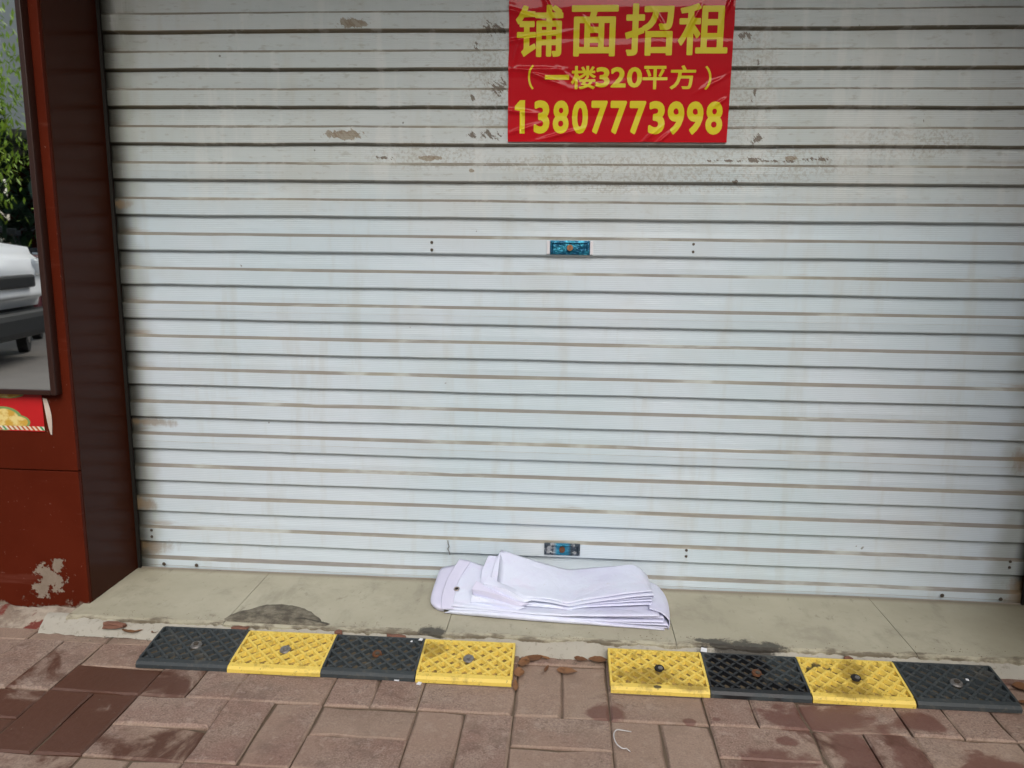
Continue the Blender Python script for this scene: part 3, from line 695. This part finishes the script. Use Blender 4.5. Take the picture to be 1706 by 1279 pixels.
zigzag('upper_fold', [-.155, -.150, -.165, -.160, -.175], [.250, .253, .255, .256, .256], gapB, topA, fB, bB, riseB, 26, M_CLOTH, seed=4)
def patch(name, grid, mat, nu=26, nv=20, wob=.0015, seed=0, thick=.0016):
    # smooth sheet through a small grid of points (Catmull-Rom both ways)
    def cr(ps, t):
        n = len(ps)-1; f = min(max(t*n, 0), n-1e-6); i = int(f); u = f-i
        p0, p1, p2, p3 = (Vector(ps[max(i-1, 0)]), Vector(ps[i]), Vector(ps[i+1]), Vector(ps[min(i+2, n)]))
        return .5*((2*p1)+(p2-p0)*u+(2*p0-5*p1+4*p2-p3)*u*u+(3*p1-p0-3*p2+p3)*u**3)
    rows = []
    for i in range(nu):
        r_ = []
        for j in range(nv):
            p = cr([cr(g_, j/(nv-1)) for g_ in grid], i/(nu-1))
            p = p + Vector((0, -.5, 1))*wob*mnoise.noise(Vector((p.x*16, p.y*16, seed)))
            r_.append(tuple(p))
        rows.append(r_)
    return cloth(name, rows, mat, thick)
# left end: rounded lavender fold, then the raised flap with the eyelet, then two corners leaning on the shutter
patch('end_fold', [[(-.318, 1.985, .037), (-.340, 1.995, .037), (-.352, 2.03, .038), (-.350, 2.15, .040)],
                   [(-.316, 1.980, .046), (-.347, 1.992, .050), (-.362, 2.03, .055), (-.360, 2.15, .066)],
                   [(-.306, 1.986, .053), (-.338, 2.002, .060), (-.352, 2.05, .070), (-.352, 2.163, .086)],
                   [(-.285, 1.995, .050), (-.305, 2.02, .060), (-.315, 2.07, .072), (-.305, 2.168, .096)]], M_HEM, seed=2)
patch('eyelet_flap', [[(-.322, 1.976, .046), (-.327, 2.01, .064), (-.322, 2.08, .088), (-.298, 2.162, .116)],
                      [(-.285, 1.968, .052), (-.290, 2.01, .070), (-.285, 2.08, .090), (-.262, 2.164, .109)],
                      [(-.20, 1.960, .054), (-.215, 2.01, .071), (-.215, 2.08, .086), (-.215, 2.165, .096)],
                      [(-.09, 1.956, .052), (-.12, 2.00, .064), (-.14, 2.07, .078), (-.16, 2.165, .092)]], M_CLOTH, nu=34, seed=5)
patch('hem_strip', [[(-.3225, 1.974, .048), (-.3275, 2.008, .066), (-.3225, 2.079, .0905), (-.2985, 2.160, .1185)],
                    [(-.300, 1.969, .053), (-.305, 2.007, .0705), (-.300, 2.078, .0935), (-.276, 2.161, .1150)],
                    [(-.288, 1.967, .0535), (-.292, 2.007, .0715), (-.287, 2.078, .0925), (-.264, 2.161, .1120)]], M_HEM, nu=14, seed=5, wob=.0006)
patch('front_sheet', [[(-.316, 1.974, .039), (-.300, 1.972, .047), (-.29, 1.985, .055)], [(-.20, 1.962, .038), (-.20, 1.958, .049), (-.20, 1.97, .056)],
                      [(-.05, 1.950, .038), (-.05, 1.948, .047), (-.05, 1.96, .055)], [(.08, 1.944, .0380), (.08, 1.942, .045), (.08, 1.952, .050)], [(.20, 1.938, .0375), (.20, 1.937, .041), (.20, 1.945, .043)], [(.285, 1.934, .0370), (.285, 1.933, .0385), (.285, 1.938, .040)]], M_CLOTH, nu=40, nv=10, seed=9)
patch('end_wrap', [[(.245, 1.960, .083), (.250, 2.02, .082), (.250, 2.10, .079), (.245, 2.158, .074)], [(.276, 1.947, .080), (.283, 2.02, .079), (.283, 2.10, .074), (.276, 2.160, .068)],
                   [(.297, 1.940, .062), (.306, 2.02, .061), (.306, 2.10, .058), (.296, 2.162, .054)], [(.296, 1.938, .037), (.303, 2.02, .037), (.303, 2.10, .037), (.294, 2.160, .037)]], M_CLOTH, seed=11)
patch('leaning_corner', [[(-.222, 2.06, .080), (-.225, 2.11, .104), (-.212, 2.168, .130)], [(-.19, 2.05, .082), (-.19, 2.11, .108), (-.186, 2.169, .129)], [(-.13, 2.05, .078), (-.14, 2.11, .10), (-.15, 2.17, .122)]], M_CLOTH, seed=3)
patch('top_corner', [[(-.196, 2.05, .090), (-.192, 2.11, .118), (-.178, 2.163, .1435)], [(-.165, 2.03, .088), (-.160, 2.10, .114), (-.156, 2.164, .139)], [(-.11, 2.02, .082), (-.11, 2.09, .101), (-.11, 2.166, .121)], [(-.03, 2.02, .075), (-.03, 2.09, .088), (-.03, 2.167, .103)]], M_CLOTH, seed=6)
# fan of pleats gathered at the front left of the upper fold
def pleat(lefts, apex, mat=M_CLOTH):
    rows = []; nl = len(lefts)
    for i in range(18):
        t = i/17; r_ = []
        for k, p in enumerate(lefts):
            a = Vector(apex)+Vector((.006*k, .0015*k, .0016*k)); q = Vector(p).lerp(a, t)
            q.z += .009*math.sin(math.pi*t)*(1 if k % 2 else -.2); r_.append(tuple(q))
        rows.append(r_)
    o = cloth('pleat', rows, mat); b = o.modifiers.new('round', 'BEVEL'); b.width = .002; b.segments = 2; b.limit_method = 'ANGLE'
pleat([(-.240, 1.998, .056), (-.244, 1.986, .066), (-.240, 1.992, .086), (-.226, 2.020, .072), (-.208, 2.040, .062)], (-.112, 1.966, .060))
pleat([(-.238, 2.006, .076), (-.243, 2.002, .098), (-.232, 2.024, .114), (-.220, 2.044, .090), (-.200, 2.050, .080)], (-.104, 1.971, .069), M_HEM)
pleat([(-.208, 2.014, .092), (-.212, 2.014, .112), (-.198, 2.036, .124), (-.184, 2.052, .100)], (-.092, 1.976, .078))
# eyelet
m = Mat('eyelet_metal', .3, .9); m.col((.42, .36, .33))
bm = bmesh.new(); N1, N2 = 20, 8; vv = []
for i in range(N1):
    for j in range(N2):
        a, b = 2*math.pi*i/N1, 2*math.pi*j/N2; vv.append(bm.verts.new(((.0065+.0022*math.cos(b))*math.cos(a), (.0065+.0022*math.cos(b))*math.sin(a), .0013*math.sin(b))))
for i in range(N1):
    for j in range(N2): bm.faces.new((vv[i*N2+j], vv[((i+1) % N1)*N2+j], vv[((i+1) % N1)*N2+(j+1) % N2], vv[i*N2+(j+1) % N2]))
e_ = obj('eyelet', bm, m, ban, smooth=True, loc=(-.289+.03, 2.035-2.06, .0825-ZT)); e_.rotation_euler = (R(18), R(-6), 0)
bm = bmesh.new(); cyl(bm, (0, 0, 0), .005, .0012, 'Z', 16); h_ = obj('eyelet_hole', bm, M_HOLE, e_)

# ================================================================== LEFT PILLAR: MIRROR PANEL, NEW YEAR PAPER
mir = empty('wall_mirror', (-1.75, YF, .637), 'tall framed mirror panel on the maroon pillar reflecting the street', 'mirror')
m = Mat('mirror_glass', .015, 1); m.col((.86, .90, .89)); GLASS = m
m = Mat('mirror_frame', .35); m.col(m.mix(m.noise(12, 3), (.022, .008, .005), (.035, .012, .008))); M_FR = m
FX, GX = -1.3425, -1.3575
obj('glass', bbox(-2.12+1.75, GX+1.75, -.022, -.004, .014, 1.35), GLASS, mir)
obj('frame_side', bbox(GX+1.75, FX+1.75, -.028, 0, 0, 1.37, .002), M_FR, mir)
obj('frame_side', bbox(-2.14+1.75, -2.12+1.75, -.028, 0, 0, 1.37, .002), M_FR, mir)
obj('frame_bottom', bbox(-2.119+1.75, GX+1.749, -.0275, 0, 0, .014, .002), M_FR, mir)
obj('frame_top', bbox(-2.119+1.75, GX+1.749, -.0275, 0, 1.351, 1.369, .002), M_FR, mir)
m = Mat('festive_print', .4)
c = m.mix(m.noise(30, 3), (.42, .008, .010), (.50, .012, .014))
cl = m.mx(m.mx(m.blob((-1.515, YF, .565), (.055, .3, .034)), m.blob((-1.475, YF, .556), (.036, .3, .020))), m.blob((-1.50, YF, .633), (.05, .3, .012)))
nzp = m.noise(45, 4, .6)
c = m.mix(m.step(cl, .0, .06), c, (.18, .30, .10)); c = m.mix(m.step(cl, .16, .26), c, m.mix(m.step(nzp, .42, .6), (.55, .33, .05), (.72, .58, .22)))
st = m.math('FRACT', m.mul(m.math('ADD', m.x, m.mul(m.z, .8)), 75))
band = m.mul(m.step(m.z, .5455, .5445), m.step(m.z, .5335, .5345))
bc = m.mix(m.step(st, .45, .55), (.70, .62, .50), m.mix(m.step(m.noise(60, 1), .45, .55), (.05, .30, .12), (.45, .10, .02)))
c = m.mix(band, c, bc); m.col(c)
vs = []; nu, nv = 24, 8
for i in range(nu):
    for j in range(nv):
        x = -1.72 + .319*i/(nu-1); z = .531 + .112*j/(nv-1)
        vs.append((x+1.56, -.0025 - .0012*mnoise.noise(Vector((x*20, z*20, 0))), z-.53))
np_ = raw('festive_paper', vs, grid_faces(nu, nv), m, smooth=True, loc=(-1.56, YF, .53)); tag(np_, 'torn red festive paper with gold clouds below the mirror panel', 'paper')
m = Mat('torn_paper', .8); m.col(m.mix(m.noise(40, 4), (.42, .34, .28), (.60, .52, .45)))
vs = []
for i in range(10):
    t = i/9; wd = .004*(1-t)+.0016+.0025*math.sin(t*3.1); cx = -1.393 + .012*t + .003*math.sin(t*4)
    z = .625-.10*t
    vs += [(cx-wd, -.003-.004*math.sin(t*3), z), (cx+wd, -.0025, z-.003)]
tp = raw('torn_strip', [(a+1.56, b, z-.53) for a, b, z in vs], grid_faces(10, 2), m, np_)

# ================================================================== SMALL THINGS ON THE GROUND
m = Mat('dead_leaf', .7)
oi = m.n('ShaderNodeObjectInfo')
c = m.mix(oi.outputs['Random'], (.13, .055, .022), (.24, .115, .05)); c = m.mix(m.mul(m.step(m.noise(80, 4), .5, .7), .6), c, (.10, .04, .018)); m.col(c); M_LEAF = m
def leaf_mesh(seed):
    r_ = random.Random(seed); vs = []; n = 9; curl = r_.uniform(.3, .9); tw = r_.uniform(-.6, .6)
    for i in range(n):
        t = i/(n-1); wd = .32*math.sin(math.pi*t**.8)**.8*(1+.12*r_.uniform(-1, 1))+.01
        for s in (-1, -.45, 0, .45, 1):
            a = tw*(t-.5); y = s*wd; z = curl*.5*abs(s)**1.6*wd + .18*curl*(2*t-1)**2 + .02*r_.uniform(-1, 1)
            vs.append((t-.5, y*math.cos(a)-z*math.sin(a), y*math.sin(a)+z*math.cos(a)))
    zmin = min(v[2] for v in vs); vs = [(a, b, c_-zmin) for a, b, c_ in vs]
    me = bpy.data.meshes.new('dead_leaf'); me.from_pydata(vs, [], grid_faces(n, 5)); me.materials.append(M_LEAF.m)
    for p in me.polygons: p.use_smooth = True
    return me
leafs = [ # x, y, size, rot, label
    (-.082, 1.795, .050, 80, 'brown dead leaf pressed against the side of the yellow ramp by the gap'), (-.062, 1.818, .055, 20, 'curled orange leaf in the gap corner below the threshold'),
    (-.092, 1.745, .045, 100, 'small dead leaf beside the left yellow ramp end, nearer the street'), (-.098, 1.690, .050, 95, 'narrow brown leaf in the paver joint in front of the left ramp set'),
    (.026, 1.765, .052, -8, 'single tan leaf lying flat in the middle of the gap'), (-.035, 1.825, .04, 150, 'dark leaf scrap at the foot of the threshold, left half of gap'),
    (.105, 1.823, .050, 5, 'reddish leaf at the right end of the gap, touching the yellow ramp'), (.062, 1.826, .038, -20, 'dark curled leaf scrap left of the reddish leaf in the gap'),
    (-1.14, 1.846, .060, 5, 'brown leaf left of the first black ramp under the threshold edge'), (-1.075, 1.848, .03, 60, 'tiny dark leaf touching the first black ramp'),
    (1.135, 1.79, .06, -15, 'rust coloured leaf right of the last black ramp'), (1.19, 1.80, .04, 40, 'small brown leaf at the right edge of view'), (1.10, 1.725, .035, -5, 'greenish scrap stuck to the right side of the last ramp'),
    (-.025, 1.772, .035, 75, 'thin dark leaf stem in the gap left of the tan leaf')]
for i, (x, y, s_, rz, lab) in enumerate(leafs):
    o = bpy.data.objects.new('dead_leaf', leaf_mesh(i)); link(o); o.location = (x, y, .0022 if y < 1.83 else .012); o.scale = (s_, s_*(.9 if i not in (3, 5, 13) else .4), s_*.6)
    o.rotation_euler = (0, 0, R(rz)); tag(o, lab, 'leaf', 'dead leaves by the ramps')
m = Mat('broken_brick', .9); m.col(m.mix(m.noise(40, 5), (.13, .055, .036), (.22, .11, .075))).bump(m.noise(90, 4), .6)
def chunk(seed, sx, sy_, sz):
    bm = bmesh.new(); bmesh.ops.create_icosphere(bm, subdivisions=2, radius=1)
    for v in bm.verts:
        v.co *= 1+.5*mnoise.noise(v.co*2.3+Vector((seed, 4, 0)))
        v.co = Vector((max(-.75, min(.75, v.co.x)), max(-.7, min(.7, v.co.y)), max(-.7, min(.7, v.co.z))))*(1+.25*mnoise.noise(v.co*1.7+Vector((seed, 0, 0))))
        v.co = Vector((v.co.x*sx, v.co.y*sy_, v.co.z*sz))
    return bm
for i, (x, y, sx, sy_, sz, rz, lab) in enumerate([(-.845, 1.853, .034, .016, .014, -12, 'reddish broken brick chunk behind the first yellow ramp'), (-.425, 1.852, .040, .012, .012, -4, 'flat red brick fragment behind the third ramp piece'), (-.578, 1.851, .016, .012, .016, 15, 'small red brick chip behind the black ramp corner, left set'),
         (-1.19, 1.845, .045, .014, .014, 2, 'red brick fragment under the threshold edge beside the pillar'), (.735, 1.850, .016, .010, .012, 0, 'dark little brick chip behind the second yellow ramp, right set')]):
    o = obj('brick_fragment', chunk(i*3.3, sx*.85, sy_*.85, sz*.9), m, loc=(x, y, sz*.7+.015)); o.rotation_euler = (0, 0, R(rz)); tag(o, lab, 'brick fragment', 'brick fragments along the threshold')
m = Mat('white_bit', .6); m.col((.72, .74, .78))
for i, (x, y, z, s_, lab) in enumerate([(-.352, 1.822, .0365, .0055, 'white paper bit on the corner of the third ramp piece'), (-.329, 1.676, .0025, .006, 'white paper bit on the paving below the ramp joint'), (-.375, 1.815, .0345, .003, 'tiny white speck on the third ramp piece'), (-.385, 1.688, .0025, .007, 'pale crumb in front of the third ramp piece'),
        (.985, 1.77, .0285, .004, 'white speck on the last black ramp'), (.372, 1.838, .036, .009, 'whitish scrap at the back corner between yellow and oily ramps')]):
    bm = bmesh.new(); q = [bm.verts.new((s_*a, s_*b, s_*.25*random.random())) for a, b in ((-1,-.6),(.7,-1),(1,.7),(-.5,1))]; bm.faces.new(q)
    g_ = bmesh.ops.extrude_face_region(bm, geom=bm.faces[:]); bmesh.ops.translate(bm, verts=[v for v in g_['geom'] if isinstance(v, bmesh.types.BMVert)], vec=(0, 0, .0015))
    o = obj('paper_bit', bm, m, loc=(x, y, z)); tag(o, lab, 'paper bit', 'white bits on ramps and paving')
m = Mat('white_cord', .4); m.col((.52, .51, .51))
bm = bmesh.new(); pts = []
for i in range(20):
    a = R(100+200*i/19); pts.append((.018*math.cos(a)*.9, .034*math.sin(a), .003+.006*math.sin(math.pi*i/19)))
pts = [(.024, .030, .002)]+pts+[(.016, -.038, .002)]
tube(bm, pts, [.0008]+[.0014]*20+[.0008]); o = obj('plastic_loop', bm, m, smooth=True, loc=(.142, 1.503, .001)); tag(o, 'curled white plastic cord on the paving near the bottom edge', 'cord')

# ================================================================== THE STREET BEHIND THE CAMERA (seen in the mirror)
exec_street = True
m = Mat('car_paint', .35); m.col((.92, .93, .94)); M_CAR = m
m = Mat('car_glass', .05); m.col((.012, .018, .02)); M_CG = m
m = Mat('tyre', .8); m.col((.02, .02, .02)); M_TY = m
m = Mat('black_plastic', .5); m.col((.018, .019, .02)); M_BP = m
m = Mat('lamp_clear', .1); m.col((.75, .76, .75)); M_LAMP = m
def prism(bm, prof, y0, y1, inset0=0):
    a = [bm.verts.new((x, y0, z)) for x, z in prof]; b = [bm.verts.new((x, y1, z)) for x, z in prof]
    bm.faces.new(a); bm.faces.new(list(reversed(b)))
    for i in range(len(prof)): j = (i+1) % len(prof); bm.faces.new((a[i], b[i], b[j], a[j]))
def car(loc, rz, label):
    c_ = empty('parked_car', loc, label, 'car'); c_.rotation_euler = (0, 0, R(rz)); c_.scale = (1, 1, 1.18)
    bm = bmesh.new(); prism(bm, [(-2.15, .42), (-2.2, .62), (-2.1, .88), (-1.3, .98), (1.5, .98), (2.1, .92), (2.18, .6), (2.12, .42)], -.86, .86)
    bmesh.ops.bevel(bm, geom=bm.edges[:], offset=.09, segments=3, affect='EDGES'); obj('body', bm, M_CAR, c_, smooth=True)
    bm = bmesh.new(); prism(bm, [(-1.35, .95), (-.55, 1.46), (.95, 1.48), (1.75, .95)], -.74, .74)
    for v in bm.verts:
        if v.co.z > 1.2: v.co.y *= .84
    bmesh.ops.bevel(bm, geom=bm.edges[:], offset=.07, segments=3, affect='EDGES'); obj('cabin', bm, M_CAR, c_, smooth=True)
    def quad(n, ps, mt): raw(n, ps, [(0, 1, 2, 3)], mt, c_)
    for s in (-1, 1):
        for xa, xb, ta, tb in ((-1.05, .12, -.48, .12), (.2, 1.35, .2, .85)):
            y0, y1 = s*.755, s*.655; ps = [(xa, y0, 1.01), (xb, y0, 1.01), (tb, y1, 1.40), (ta, y1, 1.40)]
            quad('side_window', ps, M_CG)
    quad('windscreen', [(-1.30, -.64, 1.02), (-1.30, .64, 1.02), (-.64, .54, 1.43), (-.64, -.54, 1.43)], M_CG)
    quad('rear_window', [(1.70, .62, 1.02), (1.70, -.62, 1.02), (1.04, -.54, 1.44), (1.04, .54, 1.44)], M_CG)
    obj('bumper', bbox(-2.24, -2.02, -.82, .82, .20, .40, .05), M_BP, c_); obj('bumper', bbox(2.0, 2.22, -.82, .82, .20, .40, .05), M_BP, c_)
    obj('sill', bbox(-2.0, 2.0, -.84, .84, .2, .45, .03), M_BP, c_)
    obj('grille', bbox(-2.215, -2.10, -.42, .42, .58, .68, .02), M_BP, c_)
    for s in (-1, 1):
        obj('fog_lamp', bbox(-2.252, -2.20, s*.62-.07, s*.62+.07, .29, .36, .02), M_LAMP, c_)
        obj('door_gap', bbox(-.02, .0, s*.8565-.006, s*.8565+.006, .5, .97), M_BP, c_); obj('door_mirror', bbox(-.95, -.80, s*.95-.10, s*.95+.10, .98, 1.12, .03), M_CAR, c_)
    for s in (-1, 1): obj('headlight', bbox(-2.19, -1.95, s*.66-.14, s*.66+.14, .66, .80, .04), M_LAMP, c_)
    for x in (-1.35, 1.35):
        for s in (-1, 1):
            bm = bmesh.new(); cyl(bm, (0, 0, 0), .32, .2, 'Y', 28); bmesh.ops.bevel(bm, geom=[e for e in bm.edges if len(e.link_faces) == 2 and abs(e.calc_face_angle()) > 1], offset=.03, segments=2, affect='EDGES')
            t_ = obj('wheel', bm, M_TY, c_, loc=(x, s*.79, .32)); bm = bmesh.new(); cyl(bm, (0, s*.095, 0), .20, .03, 'Y', 20); obj('rim', bm, M_WASH, t_)
    return c_
def scooter(loc, rz, colr, label):
    s_ = empty('motor_scooter', loc, label, 'scooter', 'scooters parked along the pavement'); s_.rotation_euler = (0, 0, R(rz))
    for x in (-.62, .60):
        bm = bmesh.new(); cyl(bm, (0, 0, 0), .22, .09, 'Y', 22); w_ = obj('wheel', bm, M_TY, s_, loc=(x, 0, .22)); bm = bmesh.new(); cyl(bm, (0, 0, 0), .13, .1, 'Y', 16); obj('rim', bm, M_WASH, w_)
    bm = bmesh.new(); prism(bm, [(.0, .30), (.12, .55), (.75, .68), (.85, .52), (.55, .30)], -.14, .14); bmesh.ops.bevel(bm, geom=bm.edges[:], offset=.04, segments=2, affect='EDGES'); obj('rear_body', bm, colr, s_, smooth=True)
    obj('footboard', bbox(-.42, .1, -.14, .14, .24, .31, .02), M_BP, s_)
    bm = bmesh.new(); prism(bm, [(-.40, .26), (-.46, .30), (-.62, .90), (-.50, .98), (-.44, .90)], -.17, .17); bmesh.ops.bevel(bm, geom=bm.edges[:], offset=.03, segments=2, affect='EDGES'); obj('front_shield', bm, colr, s_, smooth=True)
    bm = bmesh.new(); prism(bm, [(.08, .60), (.12, .74), (.78, .78), (.84, .70)], -.13, .13); bmesh.ops.bevel(bm, geom=bm.edges[:], offset=.035, segments=2, affect='EDGES'); obj('seat', bm, M_BP, s_, smooth=True)
    bm = bmesh.new(); tube(bm, [(-.50, -.33, 1.03), (-.54, -.15, 1.0), (-.54, .15, 1.0), (-.50, .33, 1.03)], .016); obj('handlebar', bm, M_BP, s_)
    bm = bmesh.new(); tube(bm, [(-.54, 0, 1.0), (-.62, 0, .24)], .03); obj('fork', bm, M_BP, s_)
    for k in (-1, 1):
        bm = bmesh.new(); tube(bm, [(-.5, k*.24, 1.02), (-.48, k*.27, 1.2)], .006); obj('mirror_stem', bm, M_BP, s_)
        obj('mirror_head', bbox(-.49, -.46, k*.28-.055, k*.28+.055, 1.19, 1.27, .012), M_BP, s_)
    obj('headlight', bbox(-.66, -.56, -.08, .08, .86, .96, .03), M_LAMP, s_)
    return s_
def refl(b, off=0):          # a spot b metres out from the facade on the line the mirror shows, off to the right
    return (-1.41 - .745*b + off, 1.92 - b)
x, y = refl(3.6, -.80); car((x-2.15, y-.55, -.055), 168, 'white parked car in front of the shop, seen only in the mirror')
m = Mat('scooter_maroon', .3); m.col((.12, .012, .02)); SM1 = m
m = Mat('scooter_white', .3); m.col((.7, .7, .72)); SM2 = m
for b, off, mt, lab in ((6.0, .10, SM1, 'maroon motor scooter, nearest in the mirror'), (7.4, .28, SM2, 'white motor scooter behind the maroon one in the mirror'), (9.2, .36, SM2, 'white motor scooter farthest away in the mirror')):
    x, y = refl(b, off); scooter((x, y, -.055), 60, mt, lab)
m = Mat('leaf_green', .5); oi = m.n('ShaderNodeObjectInfo')
c = m.mix(m.noise(1.5, 3), (.32, .50, .03), (.46, .64, .06)); m.col(c); m.b.inputs['Transmission Weight'].default_value = 0; M_LG = m
m = Mat('leaf_dark', .55); m.col(m.mix(m.noise(1.2, 3), (.012, .04, .02), (.035, .085, .03))); M_LD = m
m = Mat('bark', .9); m.col(m.mix(m.noise(9, 4), (.09, .07, .05), (.17, .14, .11))); M_BARK = m
def tree(loc, h, cr_, cz, n, mt, ls, label, droop=0, seed=0):
    rr = random.Random(seed); t_ = empty('street_tree', loc, label, 'tree')
    bm = bmesh.new(); tube(bm, [(0, 0, 0), (.05, 0, h*.25), (-.03, .05, h*.5), (.06, .02, h*.75)], [.14, .11, .09, .05], 9)
    for k in range(6):
        a = rr.uniform(0, 6.28); z = h*rr.uniform(.35, .7); l_ = cr_*rr.uniform(.5, .8); tube(bm, [(0, 0, z), (l_*.5*math.cos(a), l_*.5*math.sin(a), z+.25*h*.5), (l_*math.cos(a), l_*math.sin(a), z+.22*h)], [.05, .035, .015], 6)
    obj('trunk', bm, M_BARK, t_, smooth=True)
    vs, fs = [], []
    cl_ = [(rr.gauss(0, cr_*.45), rr.gauss(0, cr_*.45), cz+rr.gauss(0, cr_*.38)) for _ in range(max(6, n//70))]
    for k in range(n):
        cx, cy_, cz_ = cl_[rr.randrange(len(cl_))]; s = cr_*.20
        p = Vector((cx+rr.gauss(0, s), cy_+rr.gauss(0, s), cz_+rr.gauss(0, s)-(droop*rr.random()**2)))
        q = Matrix.Rotation(rr.uniform(0, 6.28), 3, 'Z') @ Matrix.Rotation(rr.gauss(0, .7)+(.9 if droop else 0), 3, 'X'); L_ = ls*rr.uniform(.7, 1.3)
        b = len(vs)
        for u, v in ((-.3, 0), (0, -.6), (.3, 0), (0, .6)): vs.append(tuple(p + q @ Vector((u*L_, v*L_*(1.6 if droop else 1), .05*L_*(u*u)))))
        fs.append((b, b+1, b+2, b+3))
    raw('crown', vs, fs, mt, t_)
x, y = refl(6.4, -.95); tree((x, y, -.055), 4.4, 1.2, 3.3, 9000, M_LG, .05, 'bright green street tree with drooping leaves, seen only in the mirror', 1.3, 3)
x, y = refl(13.0, -1.3); tree((x, y, -.055), 4.0, 1.9, 2.2, 3000, M_LD, .30, 'dark green bushy tree beyond the scooters, seen only in the mirror', 0, 5)
# building across, with a shutter and red trim
m = Mat('white_render', .8); m.col(m.mix(m.noise(2, 4), (.52, .51, .46), (.62, .61, .57))); M_WR = m
x, y = refl(15.0, .0); x += 4.5*math.cos(R(-38)); y += 4.5*math.sin(R(-38))
bd = empty('corner_building', (x, y, -.055), 'pale shop building with red trim, seen only in the mirror', 'building'); bd.rotation_euler = (0, 0, R(-38))
obj('wall', bbox(-4.5, 6, 0, 5, 3.0, 9.0), M_WR, bd); obj('red_band', bbox(-4.6, 6.1, -.25, .0, 2.55, 3.0), M_MAROON, bd)
for xx in (-4.5, -1.2, 2.1, 5.4): obj('red_pillar', bbox(xx, xx+.5, -.1, .4, 0, 2.549), M_MAROON, bd)
for xx in (-4.0, -.7, 2.6):
    bm = bmesh.new()
    for k in range(24): box(bm, xx+.01, xx+2.79, .12+(.02 if k % 2 else 0), .2, .0+.1*k, .098+.1*k)
    obj('shutter', bm, M_WR, bd)
for fl in range(2):
    for xx in (-3.6, -.6, 2.4):
        wd_ = obj('window', bbox(xx, xx+1.6, -.03, .05, 4.2+2.6*fl, 5.6+2.6*fl, .02), M_WR, bd); obj('pane', bbox(xx+.08, xx+1.52, -.045, -.031, 4.28+2.6*fl, 5.52+2.6*fl), M_CG, wd_)

ob = empty('opposite_building', (6, -17, -.055), 'grey block across the street behind the camera, out of view', 'building')
m = Mat('grey_render', .85); m.col(m.mix(m.noise(.8, 4), (.28, .27, .25), (.36, .35, .32)))
obj('wall', bbox(-11, 22, -6, 0, 0, 8.6), m, ob)
for fl in range(2):
    for k in range(8):
        wd_ = obj('window', bbox(-10+k*4, -8+k*4, -.02, .06, 1.4+2.5*fl, 2.9+2.5*fl, .02), M_WR, ob); obj('pane', bbox(-9.9+k*4, -8.1+k*4, .061, .075, 1.5+2.5*fl, 2.8+2.5*fl), M_CG, wd_)


# crumbs of grit along the foot of the threshold and in the joints
rr = random.Random(21); vs, fs = [], []
def crumb(x, y, z, s):
    n = len(vs)
    for a, b_, c_ in ((1, 0, 0), (-.6, .8, 0), (-.5, -.9, 0), (.1, .1, .9)): vs.append((x+s*a*rr.uniform(.6, 1.2), y+s*b_*rr.uniform(.6, 1.2), z+s*c_*rr.uniform(.5, 1.1)))
    fs.extend(((n, n+1, n+3), (n+1, n+2, n+3), (n+2, n, n+3), (n, n+2, n+1)))
for _ in range(420):
    x = rr.uniform(-1.3, 1.2); crumb(x, 1.826-abs(rr.gauss(0, .018)), .001, rr.uniform(.0008, .0032))
for _ in range(260):
    x = rr.uniform(-1.25, 1.2); crumb(x, rr.uniform(1.868, 1.91), ZT+.0004, rr.uniform(.0006, .0022))
for _ in range(260): crumb(rr.uniform(-1.3, 1.2), rr.uniform(1.35, 1.69), -.0005, rr.uniform(.0006, .0020))
m = Mat('crumb', .95); m.col(m.mix(m.noise(90, 2), (.07, .05, .035), (.30, .25, .19)))
cr_o = raw('grit_crumbs', vs, fs, m); cr_o['kind'] = 'stuff'; tag(cr_o, 'loose grit and mortar crumbs along the threshold and paving', 'grit')
